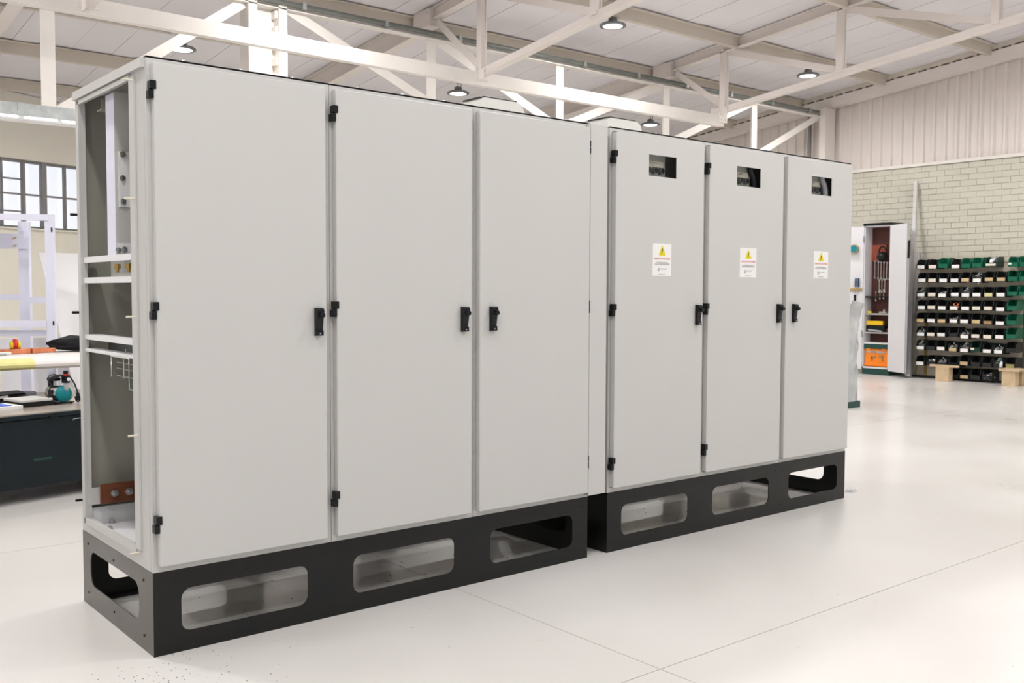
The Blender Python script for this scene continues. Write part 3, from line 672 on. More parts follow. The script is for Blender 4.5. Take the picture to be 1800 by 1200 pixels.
# wire bracket
wbk = B(); R_ = 0.0028
wbk.tube([(0.03, 0.40, 0.972), (0.0, 0.387, 0.972), (0.0, 0.387, 0.900)], R_, 6)
wbk.tube([(0.0, 0.387, 0.972), (0.0, 0.20, 0.972), (0.0, 0.20, 0.868), (0.0, 0.14, 0.868)], R_, 6)
wbk.tube([(0.0, 0.253, 0.972), (0.0, 0.253, 0.902)], R_, 6)
for z in (0.950, 0.929, 0.903): wbk.tube([(0.02, 0.387, z), (0.02, 0.145, z)], R_ * 0.6, 6)
wbk.tube([(0.01, 0.262, 0.972), (0.01, 0.262, 1.002)], R_, 6).tube([(0.01, 0.164, 0.972), (0.01, 0.164, 1.0)], R_, 6).tube([(0.01, 0.262, 0.988), (0.01, 0.145, 0.988)], R_ * 0.7, 6)
part('wire_bracket', wbk, ZINC, c1)
# earth bar and floor tray
eb = part('busbar', B().cbox(0.035, 0.55, 0.655, 0.665, 0.392, 0.468, 0.0015), COPPER, c1, label='brown copper busbar with two bolts')
for x in (0.085, 0.14):
    part('hex_bolt', B().cyl((x, 0.655, 0.43), (x, 0.648, 0.43), 0.014, 16).cyl((x, 0.648, 0.43), (x, 0.637, 0.43), 0.0105, 6).cyl((x, 0.637, 0.43), (x, 0.622, 0.43), 0.006, 10), ZINC, eb)
part('busbar_support', B().box(0.004, 0.60, 0.70, 0.704, 0.385, 0.45), PAINT, c1)
part('floor_tray', B().box(0.02, 0.62, 0.10, 0.735, 0.300, 0.304).box(0.02, 0.62, 0.715, 0.735, 0.304, 0.37), WHITE_P, c1)
scb = B()
for x, y_ in ((0.05, 0.60), (0.05, 0.30), (0.05, 0.17), (0.09, 0.70)): scb.cyl((x, y_, 0.304), (x, y_, 0.310), 0.011, 12).cyl((x, y_, 0.310), (x, y_, 0.317), 0.008, 6)
part('tray_bolts', scb, ZINC, c1, kind='stuff')

# roof cowls
COWL = mat('cream_white_enamel', (0.70, 0.69, 0.65), 0.45, var=0.015, scale=4)
def cowl(x0, x1, y0, y1, label):
    t = thing('roof_cowl', label, 'vent', (x0, y0, H + 0.003)); w_ = x1 - x0; d_ = y1 - y0
    prof = [(0, 0), (0, 0.085), (0.006, 0.098), (0.02, 0.103), (w_ - 0.085, 0.103), (w_ - 0.06, 0.098), (w_ - 0.045, 0.088), (w_, 0.0)]
    part('hood', B().prism(prof, 0, d_, 'y'), COWL, t)
    tp = B().box(0.012, w_ - 0.08, -0.002, d_, 0.103, 0.106)
    tp.box(-0.002, 0.002, 0.01, d_, 0.098, 0.1045)
    part('seal', tp, GASKET, t)
cowl(1.545, 1.822, 0.25, 0.385, 'white roof cowl on top of the third cabinet')
cowl(2.322, 2.592, 0.25, 0.388, 'white roof cowl on top of the fourth cabinet')

# ================================================================== LEFT BACKGROUND
# low steel chest
ch = thing('steel_chest', 'long low dark blue steel chest standing on feet at the left edge', 'chest', (0.128, 2.77, 0), math.radians(14))
part('chest_body', B().cbox(-2.5, 1.3, 0.0, 0.75, 0.085, 0.475, 0.004).box(-2.5, 1.3, 0.75, 1.1, 0.085, 0.475), CHEST, ch)
part('lid', B().cbox(-2.5, 1.3, -0.012, 1.12, 0.478, 0.502, 0.003), CHEST, ch)
part('worktop', B().box(-2.49, 1.29, 0.0, 1.11, 0.502, 0.508), CHEST_T, ch)
part('latch', B().cbox(0.285, 0.335, -0.022, -0.010, 0.474, 0.486, 0.002), BLACK, ch)
part('pull_handle', B().tube([(0.43, -0.004, 0.445), (0.43, -0.016, 0.455), (0.51, -0.016, 0.455), (0.51, -0.004, 0.445)], 0.0025, 6), GREYSHELF, ch)
for a in (-2.3, -0.6, 1.1):
    for c in (0.12, 1.0):
        part('foot', B().box(a - 0.04, a + 0.04, c - 0.04, c + 0.04, 0, 0.085), BLACK, ch)
part('paint_scrape', B().box(0.195, 0.30, -0.0012, 0.001, 0.235, 0.248), DGREEN, ch)

# air pump on the chest
pp = thing('air_compressor', 'small silver and teal air compressor with a filter on the dark chest', 'compressor', (0.572, 3.27, 0.508), math.radians(18))
pp.scale = (0.86, 0.86, 0.86)
part('motor', B().lathe([(0.0, -0.115), (0.05, -0.112), (0.058, -0.09), (0.058, 0.02), (0.05, 0.03)], (0, 0.05, 0.075), 20, axis='y'), ZINC, pp)
part('motor_label', B().box(-0.061, -0.055, -0.03, 0.03, 0.05, 0.1), BLACK, pp)
part('front_cover', B().lathe([(0.0, -0.03), (0.052, -0.028), (0.060, -0.01), (0.060, 0.0)], (0.0, -0.06, 0.072), 24, axis='y'), TEAL, pp)
part('crank_case', B().lathe([(0.0, -0.012), (0.06, -0.01), (0.062, 0.03), (0.05, 0.04)], (0.028, -0.045, 0.072), 24, axis='y'), CREAMC, pp)
part('regulator', B().cbox(-0.012, 0.030, -0.105, -0.060, 0.150, 0.205, 0.004).cyl((0.009, -0.083, 0.214), (0.009, -0.083, 0.238), 0.0165, 14), BLACK, pp)
part('red_ring', B().cyl((0.009, -0.083, 0.205), (0.009, -0.083, 0.214), 0.021, 14), RED, pp)
part('gauge', B().cyl((0.014, -0.105, 0.176), (0.014, -0.112, 0.176), 0.013, 16), WHITE_P, pp)
part('filter_bowl', B().cyl((0.009, -0.085, 0.150), (0.009, -0.085, 0.105), 0.018, 14, 0.017).cyl((0.009, -0.085, 0.105), (0.009, -0.085, 0.085), 0.017, 14, 0.004), CABLE_G, pp)
part('carry_handle', B().cbox(-0.055, -0.008, -0.05, 0.05, 0.165, 0.188, 0.005).box(-0.05, -0.015, 0.03, 0.045, 0.12, 0.17), BLACK, pp)
part('base_plate', B().box(-0.07, 0.075, -0.08, 0.10, 0.006, 0.012).cyl((-0.05, -0.06, 0), (-0.05, -0.06, 0.006), 0.012, 10).cyl((0.06, -0.06, 0), (0.06, -0.06, 0.006), 0.012, 10).cyl((-0.05, 0.08, 0), (-0.05, 0.08, 0.006), 0.012, 10).cyl((0.06, 0.08, 0), (0.06, 0.08, 0.006), 0.012, 10), BLACK, pp)
pc = B()
pc.tube([(-0.02 + 0.06 * math.cos(i * PI / 8) * (1 + 0.05 * (i // 16)), -0.03 + 0.05 * math.sin(i * PI / 8), 0.19 + 0.012 * math.sin(i * 0.7) + 0.002 * i / 8) for i in range(34)], 0.005, 6)
pc.tube([(-0.08, -0.03, 0.19), (-0.10, -0.04, 0.17), (-0.085, -0.05, 0.145), (-0.10, -0.05, 0.1), (-0.105, -0.05, 0.06), (-0.108, -0.04, 0.02)], 0.005, 6)
pc.tube([(0.03, -0.06, 0.20), (0.055, -0.07, 0.185), (0.078, -0.08, 0.14), (0.09, -0.09, 0.09), (0.092, -0.095, 0.07)], 0.0055, 6)
part('power_lead', pc, CABLE, pp)
part('plug', B().cyl((0.092, -0.095, 0.075), (0.092, -0.097, 0.052), 0.010, 10, 0.014).tube([(0.075, -0.097, 0.045), (0.068, -0.1, 0.05), (0.075, -0.1, 0.02), (0.09, -0.1, 0.008), (0.108, -0.1, 0.02), (0.116, -0.1, 0.05), (0.108, -0.097, 0.045)], 0.006, 6).cbox(0.078, 0.106, -0.105, -0.09, 0.018, 0.052, 0.004), BLACK, pp)

bxt = thing('black_case', 'flat black case with a pale grey lid lying on the dark chest', 'box', (0.345, 3.14, 0.5085), math.radians(14))
part('case_base', B().cbox(0, 0.185, 0, 0.22, 0, 0.028, 0.003), BLACK, bxt)
part('case_lid', B().cbox(-0.012, 0.18, 0.0, 0.22, 0.028, 0.043, 0.003), PAINT, bxt)
pbk = thing('brochure_stack', 'white brochure with a blue cover at the left end of the dark chest', 'brochure', (0.085, 3.02, 0.5085), math.radians(14))
part('pages', B().box(0, 0.25, 0, 0.20, 0, 0.020), PAPER, pbk)
part('cover', B().box(0.0, 0.20, 0.03, 0.20, 0.020, 0.024), BLUE, pbk)
hs_ = thing('hose_drum', 'low dark round drum with a curved black flap on the chest', 'drum', (0.445, 3.60, 0.5085))
part('drum', B().lathe([(0.0, 0.05), (0.075, 0.05), (0.082, 0.044), (0.082, 0.006), (0.075, 0.0), (0.0, 0.0)], n=24), mat('dark_grey_plastic', (0.06, 0.062, 0.075), 0.4), hs_)
fv = []
for i in range(9):
    a = i / 8; fv += [(-0.42 + 0.42 * a, y_, 0.008 + 0.045 * math.sin(a * PI / 2)) for y_ in (-0.10, 0.10)]
part('flap', B().add(fv, [(2 * i, 2 * i + 2, 2 * i + 3, 2 * i + 1) for i in range(8)]).add([(x, y, z - 0.006) for x, y, z in fv], [(2 * i, 2 * i + 1, 2 * i + 3, 2 * i + 2) for i in range(8)]).box(-0.42, 0.0, -0.1, 0.1, 0.0, 0.006), CLOTH, hs_)

# padded table
tbx = thing('padded_table', 'long table with a rolled white padded edge and yellow tape', 'table', (0.0, 3.72, 0), math.radians(3))
def roll(x0, x1, s=1.0):
    pr_ = [(0.9, 0.757), (0.10, 0.757), (0.05, 0.756), (0.015, 0.750), (-0.012, 0.738), (-0.025, 0.722), (-0.022, 0.705), (-0.008, 0.693), (0.02, 0.688), (0.9, 0.688)]
    if s != 1: pr_ = [((y - 0.1) * s + 0.1, (z - 0.722) * s + 0.722) for y, z in pr_[1:9]]
    return B().prism(pr_, x0, x1, 'x')
part('padded_top', roll(-2.2, 1.6), WRAPW, tbx)
part('tape_band', roll(-0.9, 0.555, 1.02), TAPE, tbx)
for a in (-2.0, 1.45):
    for c in (0.15, 0.8): part('leg', B().box(a - 0.03, a + 0.03, c - 0.03, c + 0.03, 0, 0.688), LAV, tbx)
ztab = 0.7585
for i, (x, y_, l_, w_, lb) in enumerate(((0.50, 4.30, 0.19, 0.10, 'copper bar lying left on the padded table under a red and yellow roll'), (0.69, 4.345, 0.175, 0.09, 'copper bar lying right on the padded table beside the black bag'))):
    b = B().cbox(0, l_, 0, w_, 0, 0.034, 0.002)
    solo('copper_bar', b, COPPER_B, lb, 'copper bar', (x, y_, ztab), math.radians(18), 'copper bars on the padded table')
tp_ = thing('tape_roll', 'small red and yellow tape roll on the left copper bar', 'tape', (0.585, 4.385, ztab + 0.0345))
part('red_roll', B().lathe([(0.014, -0.012), (0.034, -0.012), (0.034, 0.012), (0.014, 0.012)], (0, 0, 0.034), 18, axis='x'), RED, tp_)
for s_ in (-1, 1): part('yellow_core', B().lathe([(0.006, -0.01), (0.026, -0.01), (0.026, 0.01), (0.006, 0.01)], (s_ * 0.022, 0, 0.026), 16, axis='x'), YELLOW, tp_)
# black bag as a crumpled lump
bm = bmesh.new(); bmesh.ops.create_icosphere(bm, subdivisions=4, radius=1)
for v in bm.verts:
    n = v.co.copy(); k = 1 + 0.15 * math.sin(6 * n.x + 2 * n.y) * math.cos(4 * n.y) + 0.12 * math.sin(13 * n.x - 9 * n.z) * math.cos(8 * n.y + 1) + 0.04 * math.sin(27 * n.x + 19 * n.y)
    v.co = (n.x * 0.27 * k, n.y * 0.13 * k, max(0.0, 0.012 + (n.z * 0.5 + 0.38) * 0.125 * k * (1 + 0.25 * n.x)))
bb = B().bm(bm, 0, True)
bag = thing('black_bag', 'crumpled black fabric bag on the padded table beside the cabinet', 'bag', (1.11, 4.44, ztab))
part('bag_body', bb, CLOTH, bag)
part('white_tie', B().tube([(-0.1, -0.11, 0.062), (-0.085, -0.135, 0.045), (-0.06, -0.145, 0.02)], 0.007, 6), PAPER, bag)
tl = thing('flat_tool', 'flat grey tool with a white grip on the table at the left edge', 'tool', (0.37, 4.16, ztab), math.radians(14))
part('blade', B().cbox(0, 0.12, 0, 0.03, 0, 0.012, 0.002), GREYSHELF, tl)
part('grip', B().cbox(-0.05, 0.18, 0.05, 0.09, 0.0, 0.02, 0.004), PAPER, tl)

# pale enclosure frame standing behind the table
rf = thing('enclosure_frame', 'tall pale lavender steel enclosure frame behind the padded table', 'frame', (0.957, 4.8, 0), math.radians(-29))
XL = -1.3
part('corner_post', B().box(-0.060, -0.030, 0.004, 0.012, 0, 1.73).box(-0.030, 0.004, 0.0, 0.045, 0, 1.777), LAV, rf)
part('corner_post', B().box(XL, XL + 0.065, 0, 0.04, 0, 1.73), LAV, rf)
part('top_beam', B().box(XL, -0.0302, -0.002, 0.04, 1.732, 1.777).box(XL, -0.40, 0.0402, 0.50, 1.762, 1.777), LAV, rf)
part('rear_post', B().box(-0.392, -0.334, 0.50, 0.55, 0, 1.755).box(-0.3338, -0.312, 0.495, 0.56, 0, 1.755), LAV, rf)
part('rear_post', B().box(XL, XL + 0.06, 0.5, 0.55, 0, 1.755), LAV, rf)
pb_ = part('mounting_panel', B().box(XL, -0.327, 0.475, 0.494, 1.535, 1.654), LAV, rf)
for z in (1.618, 1.559): part('cable_clip', B().tube([(-0.425, 0.47, z - 0.004), (-0.410, 0.46, z), (-0.395, 0.47, z + 0.006)], 0.004, 6), BRASS, pb_)
part('middle_rail', B().box(XL, -0.395, 0.51, 0.53, 1.125, 1.172), LAV, rf)
part('middle_rail', B().box(-0.295, -0.064, 0.25, 0.29, 1.104, 1.152), LAV, rf)
part('lower_beam', B().box(XL, -0.0605, -0.002, 0.03, 0.923, 0.974), LAV, rf)
part('lower_beam', B().box(XL, -0.0605, 0.05, 0.09, 0.855, 0.902), LAV, rf)
for z in (1.662, 0.955): part('hinge_hole', B().box(-0.014, -0.003, -0.003, 0.001, z - 0.017, z + 0.017), BLACK, rf)
# white sheets leaning on the wall
def leaning(x0, x1, y0, zt, lean, label, skew=0.0):
    b = B().add([(a, yy + d, z) for d in (0, 0.02) for (a, z, yy) in ((x0 + skew, 0, 0), (x1 + skew, 0, 0), (x1, zt, lean), (x0, zt, lean))], [(0, 1, 2, 3), (7, 6, 5, 4), (0, 4, 5, 1), (1, 5, 6, 2), (2, 6, 7, 3), (3, 7, 4, 0)])
    return solo('metal_sheet', b, WHITE_P, label, 'sheet', (0, y0, 0), 0, 'white sheets leaning at the left')
leaning(1.075, 2.4, 5.35, 1.52, 0.35, 'large white metal sheet leaning behind the enclosure frame', 0.26)
leaning(0.80, 1.9, 5.72, 0.80, 0.15, 'short white metal sheet standing low behind the enclosure frame')

# ================================================================== RIGHT BACKGROUND
# tool cupboard
CX, CYL, CYR = 12.28, 4.86, 4.43
cu = thing('tool_cupboard', 'tall white steel tool cupboard standing open against the brick wall', 'cupboard', (CX, 4.645, 0))
w2 = (CYL - CYR) / 2; dp = 0.44; ht = 2.2
part('carcass', B().box(0, dp, w2 - 0.02, w2, 0.09, ht).box(0, dp, -w2, -w2 + 0.02, 0.09, ht).box(0, dp, -w2, w2, ht - 0.02, ht).box(0, dp, -w2, w2, 0.09, 0.115), CUPW, cu)
part('back_panel', B().box(0.19, 0.205, -w2 + 0.02, w2 - 0.02, 0.115, ht - 0.02), REDBR, cu)
part('top_cover', B().cbox(-0.02, dp + 0.0, -w2 - 0.01, w2 + 0.01, ht, ht + 0.035, 0.004), BLACK, cu)
part('base', B().box(0.01, dp, -w2, w2, 0, 0.09), DGREEN, cu)
for z, m_ in ((1.16, BLACK), (0.905, GREYSHELF), (0.63, GREYSHELF), (0.475, CUPW)):
    part('shelf', B().box(0.02, 0.189, -w2 + 0.0205, w2 - 0.0205, z - 0.022, z), m_, cu)
part('drawer_front', B().box(0.015, 0.04, -w2 + 0.02, w2 - 0.02, 0.385, 0.45), DGREEN, cu)
def cup_door(hy, ang, sgn, label):
    hd = bpy.data.objects.new('door', None)
    b = B(); L_ = 0.44
    dv = Vector((-math.cos(ang), sgn * math.sin(ang), 0))
    a = Vector((-0.004, hy, 0)); c = a + dv * L_
    b.bar(a + Vector((0, 0, 1.13)), c + Vector((0, 0, 1.13)), 0.022, 2.12)
    b.bar(c + Vector((0, 0, 1.13)), c - dv * 0.02 + Vector((0, 0, 1.13)), 0.04, 2.12)
    return part('door', b, CUPW, cu), a, dv
d_r, ar, dvr = cup_door(-w2, math.radians(60), -1, '')
part('lock_lever', B().bar(ar + dvr * 0.43 + Vector((0, -0.02, 1.70)), ar + dvr * 0.43 + Vector((0.0, -0.03, 1.95)), 0.02, 0.02), BLACK, d_r)
d_l, al, dvl = cup_door(w2, math.radians(70), 1, '')
for z in (2.0, 0.6): part('door_hinge', B().box(-0.02, 0.004, w2 - 0.012, w2 + 0.012, z - 0.05, z + 0.05), ZINC, cu)
G_ = 'tools in the open cupboard'
# tools on the inside of the left door
nl = Vector((-dvl.y, dvl.x, 0)); nl = nl if nl.x < 0 else -nl
base = Vector((CX, 4.645, 0)) + al
def ond(t_, z, o=0.02): return base + dvl * t_ + nl * o + Vector((0, 0, z))
p_ = ond(0.13, 1.86)
solo('tape_reel', B().cyl((0, 0, 0), nl * 0.07, 0.065, 16).cyl(nl * 0.068, nl * 0.074, 0.05, 16, mi=1), [BROWN, TEAL], 'round teal reel hanging on the left cupboard door', 'reel', p_)
p_ = ond(0.13, 1.26)
solo('tool_rack', B().bar(-dvl * 0.12, dvl * 0.15, 0.03, 0.035), WOOD_Y, 'orange wooden tool rail on the left cupboard door', 'rail', p_)
for t_, lb in ((0.06, 'blue-handled screwdriver nearer the hinge on the door rail'), (0.10, 'blue-handled screwdriver farther from the hinge on the door rail')):
    s_ = thing('screwdriver', lb, 'screwdriver', ond(t_, 1.275, 0.045), 0, G_)
    part('grip', B().cyl((0, 0, 0.02), (0, 0, 0.15), 0.013, 10), mat('dark_blue_plastic', (0.01, 0.05, 0.10), 0.4), s_)
    part('shaft', B().cyl((0, 0, -0.10), (0, 0, 0.02), 0.004, 6), ZINC, s_)
solo('file', B().cbox(-0.015, 0.015, -0.012, 0.012, 0, 0.28, 0.003), BLACK, 'long black tool hanging low on the left cupboard door', 'tool', ond(0.11, 0.90))
solo('snips', B().bar((0, 0, 0), (0, 0.01, 0.2), 0.012, 0.02).bar((0, 0.03, 0), (0, 0.01, 0.2), 0.012, 0.02), GREYSHELF, 'grey snips hanging low on the left cupboard door', 'snips', ond(0.19, 0.90))
# spanners
def spanner(y, z, L_, label):
    b = B().bar((0, 0, -L_ * 0.42), (0, 0, L_ * 0.42), 0.006, 0.010, (0, 1, 0))
    for s_ in (-1, 1):
        zc = s_ * L_ * 0.45
        b.prism([(0.014 * math.cos(a), zc + 0.016 * math.sin(a)) for a in [i * PI / 5 for i in range(10)]], -0.004, 0.004, 'x')
    return solo('spanner', b, ZINC, label, 'spanner', (CX + 0.175, y, z), 0, 'spanners on the cupboard back panel')
nm_ = ['first', 'second', 'third', 'fourth', 'fifth', 'sixth']
for i, (y_, z) in enumerate(((4.735, 1.555), (4.68, 1.548), (4.635, 1.545), (4.59, 1.540), (4.545, 1.535), (4.50, 1.53))):
    spanner(y_ + 0.045, z, 0.27, nm_[i] + ' spanner from the left in the upper row inside the cupboard')
for i, (y_, z) in enumerate(((4.66, 1.31), (4.615, 1.31), (4.57, 1.315))):
    spanner(y_ + 0.045, z, 0.19, nm_[i] + ' spanner from the left in the middle row inside the cupboard')
for i, (y_, z) in enumerate(((4.71, 1.10), (4.645, 1.125), (4.585, 1.13))):
    spanner(y_ + 0.045, z + 0.06, 0.14, nm_[i] + ' spanner from the left in the lowest row inside the cupboard')
mk = thing('face_mask', 'round black mask hanging from a loop inside the cupboard', 'mask', (CX + 0.10, 4.62, 1.72))
part('strap', B().tube([(0, 0.055 * math.cos(a), 0.10 + 0.07 * math.sin(a)) for a in [i * PI / 8 for i in range(17)]], 0.012, 6), BLACK, mk)
part('cup', B().sphere((-0.01, 0, 0.02), 0.075, 16), BLACK, mk)
solo('red_board', B().box(0, 0.012, -0.13, 0.10, 0, 0.24), mat('rust_red_card', (0.28, 0.06, 0.03), 0.6), 'rust red card on the cupboard back panel behind the mask', 'card', (CX + 0.175, 4.735, 1.68))
# things on the shelves
solo('spirit_level', B().cbox(0, 0.05, -0.13, 0.13, 0, 0.065, 0.004), mat('yellow_level', (0.80, 0.50, 0.01), 0.4), 'yellow spirit level lying on the second cupboard shelf', 'level', (CX + 0.06, 4.70, 0.73))
solo('level_rest', B().cbox(0, 0.14, -0.14, 0.15, 0, 0.09, 0.003), BLACK, 'black box under the yellow level on the cupboard shelf', 'box', (CX + 0.05, 4.68, 0.632))
solo('hand_tool', B().cbox(0, 0.05, -0.06, 0.06, 0, 0.025, 0.003).cbox(0.01, 0.03, -0.03, 0.0, 0.024, 0.06, 0.004), GREYSHELF, 'pale hand tool lying on the top cupboard shelf back', 'tool', (CX + 0.10, 4.60, 0.9065))
solo('cutter', B().bar((0, -0.10, 0.012), (0, 0.12, 0.03), 0.03, 0.02).bar((0.02, -0.08, 0.03), (0, 0.1, 0.012), 0.02, 0.018), CABLE_G, 'grey cutters lying on the third cupboard shelf', 'cutters', (CX + 0.06, 4.68, 0.631))
solo('red_pliers', B().bar((0, -0.07, 0.05), (0, 0.07, 0.012), 0.02, 0.022).bar((0.02, -0.07, 0.02), (0, 0.05, 0.012), 0.02, 0.02), mat('dull_red', (0.30, 0.07, 0.06), 0.5), 'dull red pliers on the third cupboard shelf', 'pliers', (CX + 0.12, 4.56, 0.631))
solo('yellow_plug', B().cbox(0, 0.04, -0.03, 0.03, 0, 0.03, 0.006), YELLOW, 'small yellow plug at the left front of the top cupboard shelf', 'plug', (CX + 0.05, 4.79, 0.9065))
oc = thing('tool_case', 'orange plastic tool case in the bottom of the cupboard', 'case', (CX + 0.03, 4.645, 0.1155))
part('case_shell', B().cbox(0, 0.15, -0.185, 0.185, 0, 0.27, 0.012), ORANGE, oc)
part('rim', B().cbox(-0.012, 0.02, -0.19, 0.19, 0.015, 0.05, 0.004), ORANGE, oc)
for y_ in (-0.12, 0.12): part('clasp', B().cbox(-0.014, 0.02, y_ - 0.03, y_ + 0.03, 0.245, 0.29, 0.005), ORANGE, oc)
part('handle', B().tube([(0.01, -0.07, 0.27), (0.0, -0.07, 0.30), (0.0, 0.07, 0.30), (0.01, 0.07, 0.27)], 0.010, 8), BLACK, oc)
part('name_strip', B().box(-0.008, 0.001, -0.15, 0.15, 0.205, 0.235).box(-0.0085, 0.001, 0.0, 0.08, 0.21, 0.23, 1), [GREYSHELF, BROWN], oc)
pic = B()
for sx, cy_ in ((1, 0.05), (-1, -0.08)):
    pic.bar((-0.006, cy_ - 0.035, 0.155), (-0.006, cy_ + 0.03, 0.135 if sx > 0 else 0.16), 0.008, 0.03).bar((-0.006, cy_ + 0.012 * sx, 0.145), (-0.006, cy_ + 0.02 * sx, 0.09), 0.008, 0.022)
part('printed_tools', pic, BROWN, oc)

# leaning extrusions
def extr(a, c, w_, label):
    solo('aluminium_profile', B().bar(Vector((0, 0, 0)), Vector(c) - Vector(a), w_, w_ * 0.8, (1, 0, 0)), ALU, label, 'profile', a, 0, 'profiles leaning on the brick wall')
extr((12.17, 4.045, 0.02), (12.70, 4.30, 2.84), 0.05, 'tall bright aluminium profile leaning on the brick wall')
extr((12.25, 4.115, 0.02), (12.69, 4.21, 1.80), 0.04, 'short dull aluminium profile leaning right of the tall one')
extr((12.27, 4.13, 0.02), (12.66, 4.34, 1.75), 0.045, 'bluish aluminium profile leaning between cupboard and tall profile')

# bin rack
rk = thing('bin_rack', 'cream backing board rack full of small open-front bins', 'rack', (12.47, 3.2, 0))
part('backing_board', B().box(0, 0.02, -0.78, 0.74, 0.03, 1.70), BOARD, rk)
for z in (1.63, 1.44, 1.235, 1.05, 0.865, 0.675, 0.48, 0.28):
    part('hanging_rail', B().box(-0.012, -0.0002, -0.77, 0.72, z, z + 0.02), BOARD, rk)
part('base_rail', B().box(-0.10, 0.05, -0.80, 0.95, 0.0, 0.029), BLACK, rk)
part('timber_post', B().box(0.02, 0.07, 0.72, 0.80, 0.0, 0.93), WOOD_Y, rk)
part('wall_shadow', B().box(0.03, 0.06, 0.76, 0.9, 0.03, 1.60), BOARD, rk)  # strip standing for the shadow on the wall left of the bins
part('thin_stick', B().bar((0.0, 0.92, 0.03), (0.05, 0.86, 0.45), 0.012, 0.012), WOOD_Y, rk)
solo('end_panel', B().box(-0.02, 0.05, -0.012, 0.0, 0.0, 0.98), mat('black_panel', (0.01, 0.011, 0.012), 0.35), 'thin black upright panel at the right edge of the bin rack', 'panel', (12.28, 2.535, 0))
for (y_, lb, w_, tp) in ((3.49, 'pale wooden block with a round-ended board in front of the bins, left', 0.185, 1), (2.60, 'pale wooden block with a board in front of the bins, at the right edge', 0.17, 0)):
    wd = thing('wooden_stand', lb, 'stand', (12.02, y_, 0))
    part('block', B().cbox(0, 0.12, -w_ / 2, w_ / 2, 0, 0.195, 0.004), WOOD, wd)
    if tp:
        part('board', B().prism([(0.06 + 0.05 * math.cos(a), 0.21 * math.sin(a)) for a in [i * PI / 12 for i in range(24)]], 0.195, 0.222, 'z'), WOOD, wd)
    else:
        part('board', B().box(-0.01, 0.30, -0.14, 0.12, 0.195, 0.225), WOOD, wd)
        part('block', B().cbox(0.22, 0.30, -w_ / 2, w_ / 2, 0, 0.195, 0.004), WOOD, wd)

ROWS = [
[(3.95,1.577,'W'),(3.78,1.578,'C'),(3.63,1.590,'G'),(3.45,1.575,'W'),(3.31,1.584,'G'),(3.16,1.588,'G'),(2.97,1.591,'P'),(2.68,1.589,'S'),(2.53,1.589,'G')],
[(3.93,1.389,'W'),(3.78,1.388,'C'),(3.62,1.385,'W'),(3.46,1.385,'W'),(3.31,1.391,'T'),(3.15,1.383,'Ws'),(2.99,1.395,'T'),(2.83,1.394,'T'),(2.68,1.402,'G'),(2.53,1.402,'G')],
[(3.94,1.184,'Ws'),(3.78,1.188,'C'),(3.63,1.179,'Ws'),(3.45,1.189,'W'),(3.30,1.183,'Ws'),(3.15,1.188,'W'),(2.99,1.188,'Y'),(2.83,1.189,'W'),(2.68,1.208,'G'),(2.53,1.208,'G')],
[(3.93,1.004,'W'),(3.78,1.008,'C'),(3.63,1.003,'W'),(3.46,1.003,'Wo'),(3.30,1.002,'W'),(3.15,1.006,'C'),(2.99,1.006,'C'),(2.83,0.997,'W'),(2.68,1.017,'G')],
[(3.94,0.820,'T'),(3.78,0.822,'W'),(3.63,0.821,'T'),(3.46,0.824,'Ws'),(3.31,0.824,'W'),(3.15,0.824,'T'),(2.99,0.814,'N'),(2.83,0.811,'W'),(2.68,0.824,'G')],
[(3.93,0.626,'Ws'),(3.78,0.629,'C'),(3.63,0.630,'W'),(3.46,0.632,'B'),(3.30,0.614,'Ws'),(3.15,0.628,'C'),(2.99,0.624,'C'),(2.83,0.629,'W'),(2.68,0.641,'G')],
[(3.93,0.435,'Ws'),(3.78,0.437,'B'),(3.63,0.436,'W'),(3.46,0.429,'Ts'),(3.30,0.427,'Ws'),(3.15,0.445,'D'),(2.99,0.430,'W'),(2.84,0.429,'Ws'),(2.68,0.455,'B')],
[(3.93,0.212,'W'),(3.77,0.222,'Bs'),(3.61,0.217,'Bs'),(3.45,0.222,'B'),(3.30,0.247,'T'),(3.14,0.247,'B'),(2.99,0.245,'B'),(2.84,0.245,'Bs'),(2.68,0.250,'O')],
[(3.44,0.062,'B'),(3.29,0.064,'T'),(3.14,0.067,'B'),(2.98,0.070,'Bs')]]
# a bin, local: front at x=0, opening towards -x, card centre at z=0.0; body from -0.03 to 0.105
def bin_mesh(m, hw=0.066):
    t = 0.004; zb_, zf, zt = -0.032, 0.026, 0.105; dpt = 0.205
    b = B()
    b.box(0.0, dpt, -hw, hw, zb_, zb_ + t)                                   # bottom
    b.add([(x, y, z) for x, z in ((0.0, zb_), (-0.006, zf), (0.002, zf), (0.006, zb_)) for y in (-hw + 0.008, hw - 0.008)], [(0, 1, 3, 2), (2, 3, 5, 4), (4, 5, 7, 6), (0, 2, 4, 6), (1, 7, 5, 3)])
    b.box(dpt - t, dpt, -hw, hw, zb_, zt)                                    # back
    side = [(0.0, zb_), (dpt, zb_), (dpt, zt), (0.075, zt), (0.03, zt - 0.012), (0.004, zf + 0.012), (-0.004, zf)]
    for s_ in (-1, 1):
        y0 = s_ * hw; y1 = s_ * (hw - t); n = len(side)
        vs = [(x, y0, z) for x, z in side] + [(x, y1, z) for x, z in side]
        b.add(vs, [tuple(range(n)), tuple(range(2 * n - 1, n - 1, -1))] + [(i, (i + 1) % n, n + (i + 1) % n, n + i) for i in range(n)])
    b.box(0.075, dpt, -hw, -hw + 0.012, zt - 0.004, zt + 0.002).box(0.075, dpt, hw - 0.012, hw, zt - 0.004, zt + 0.002)
    return b.mesh('storage_bin', m)
MB_ = {'b': bin_mesh(BINB), 'g': bin_mesh(BING), 'd': bin_mesh(BIND), 'p': bin_mesh(BIND, 0.08)}
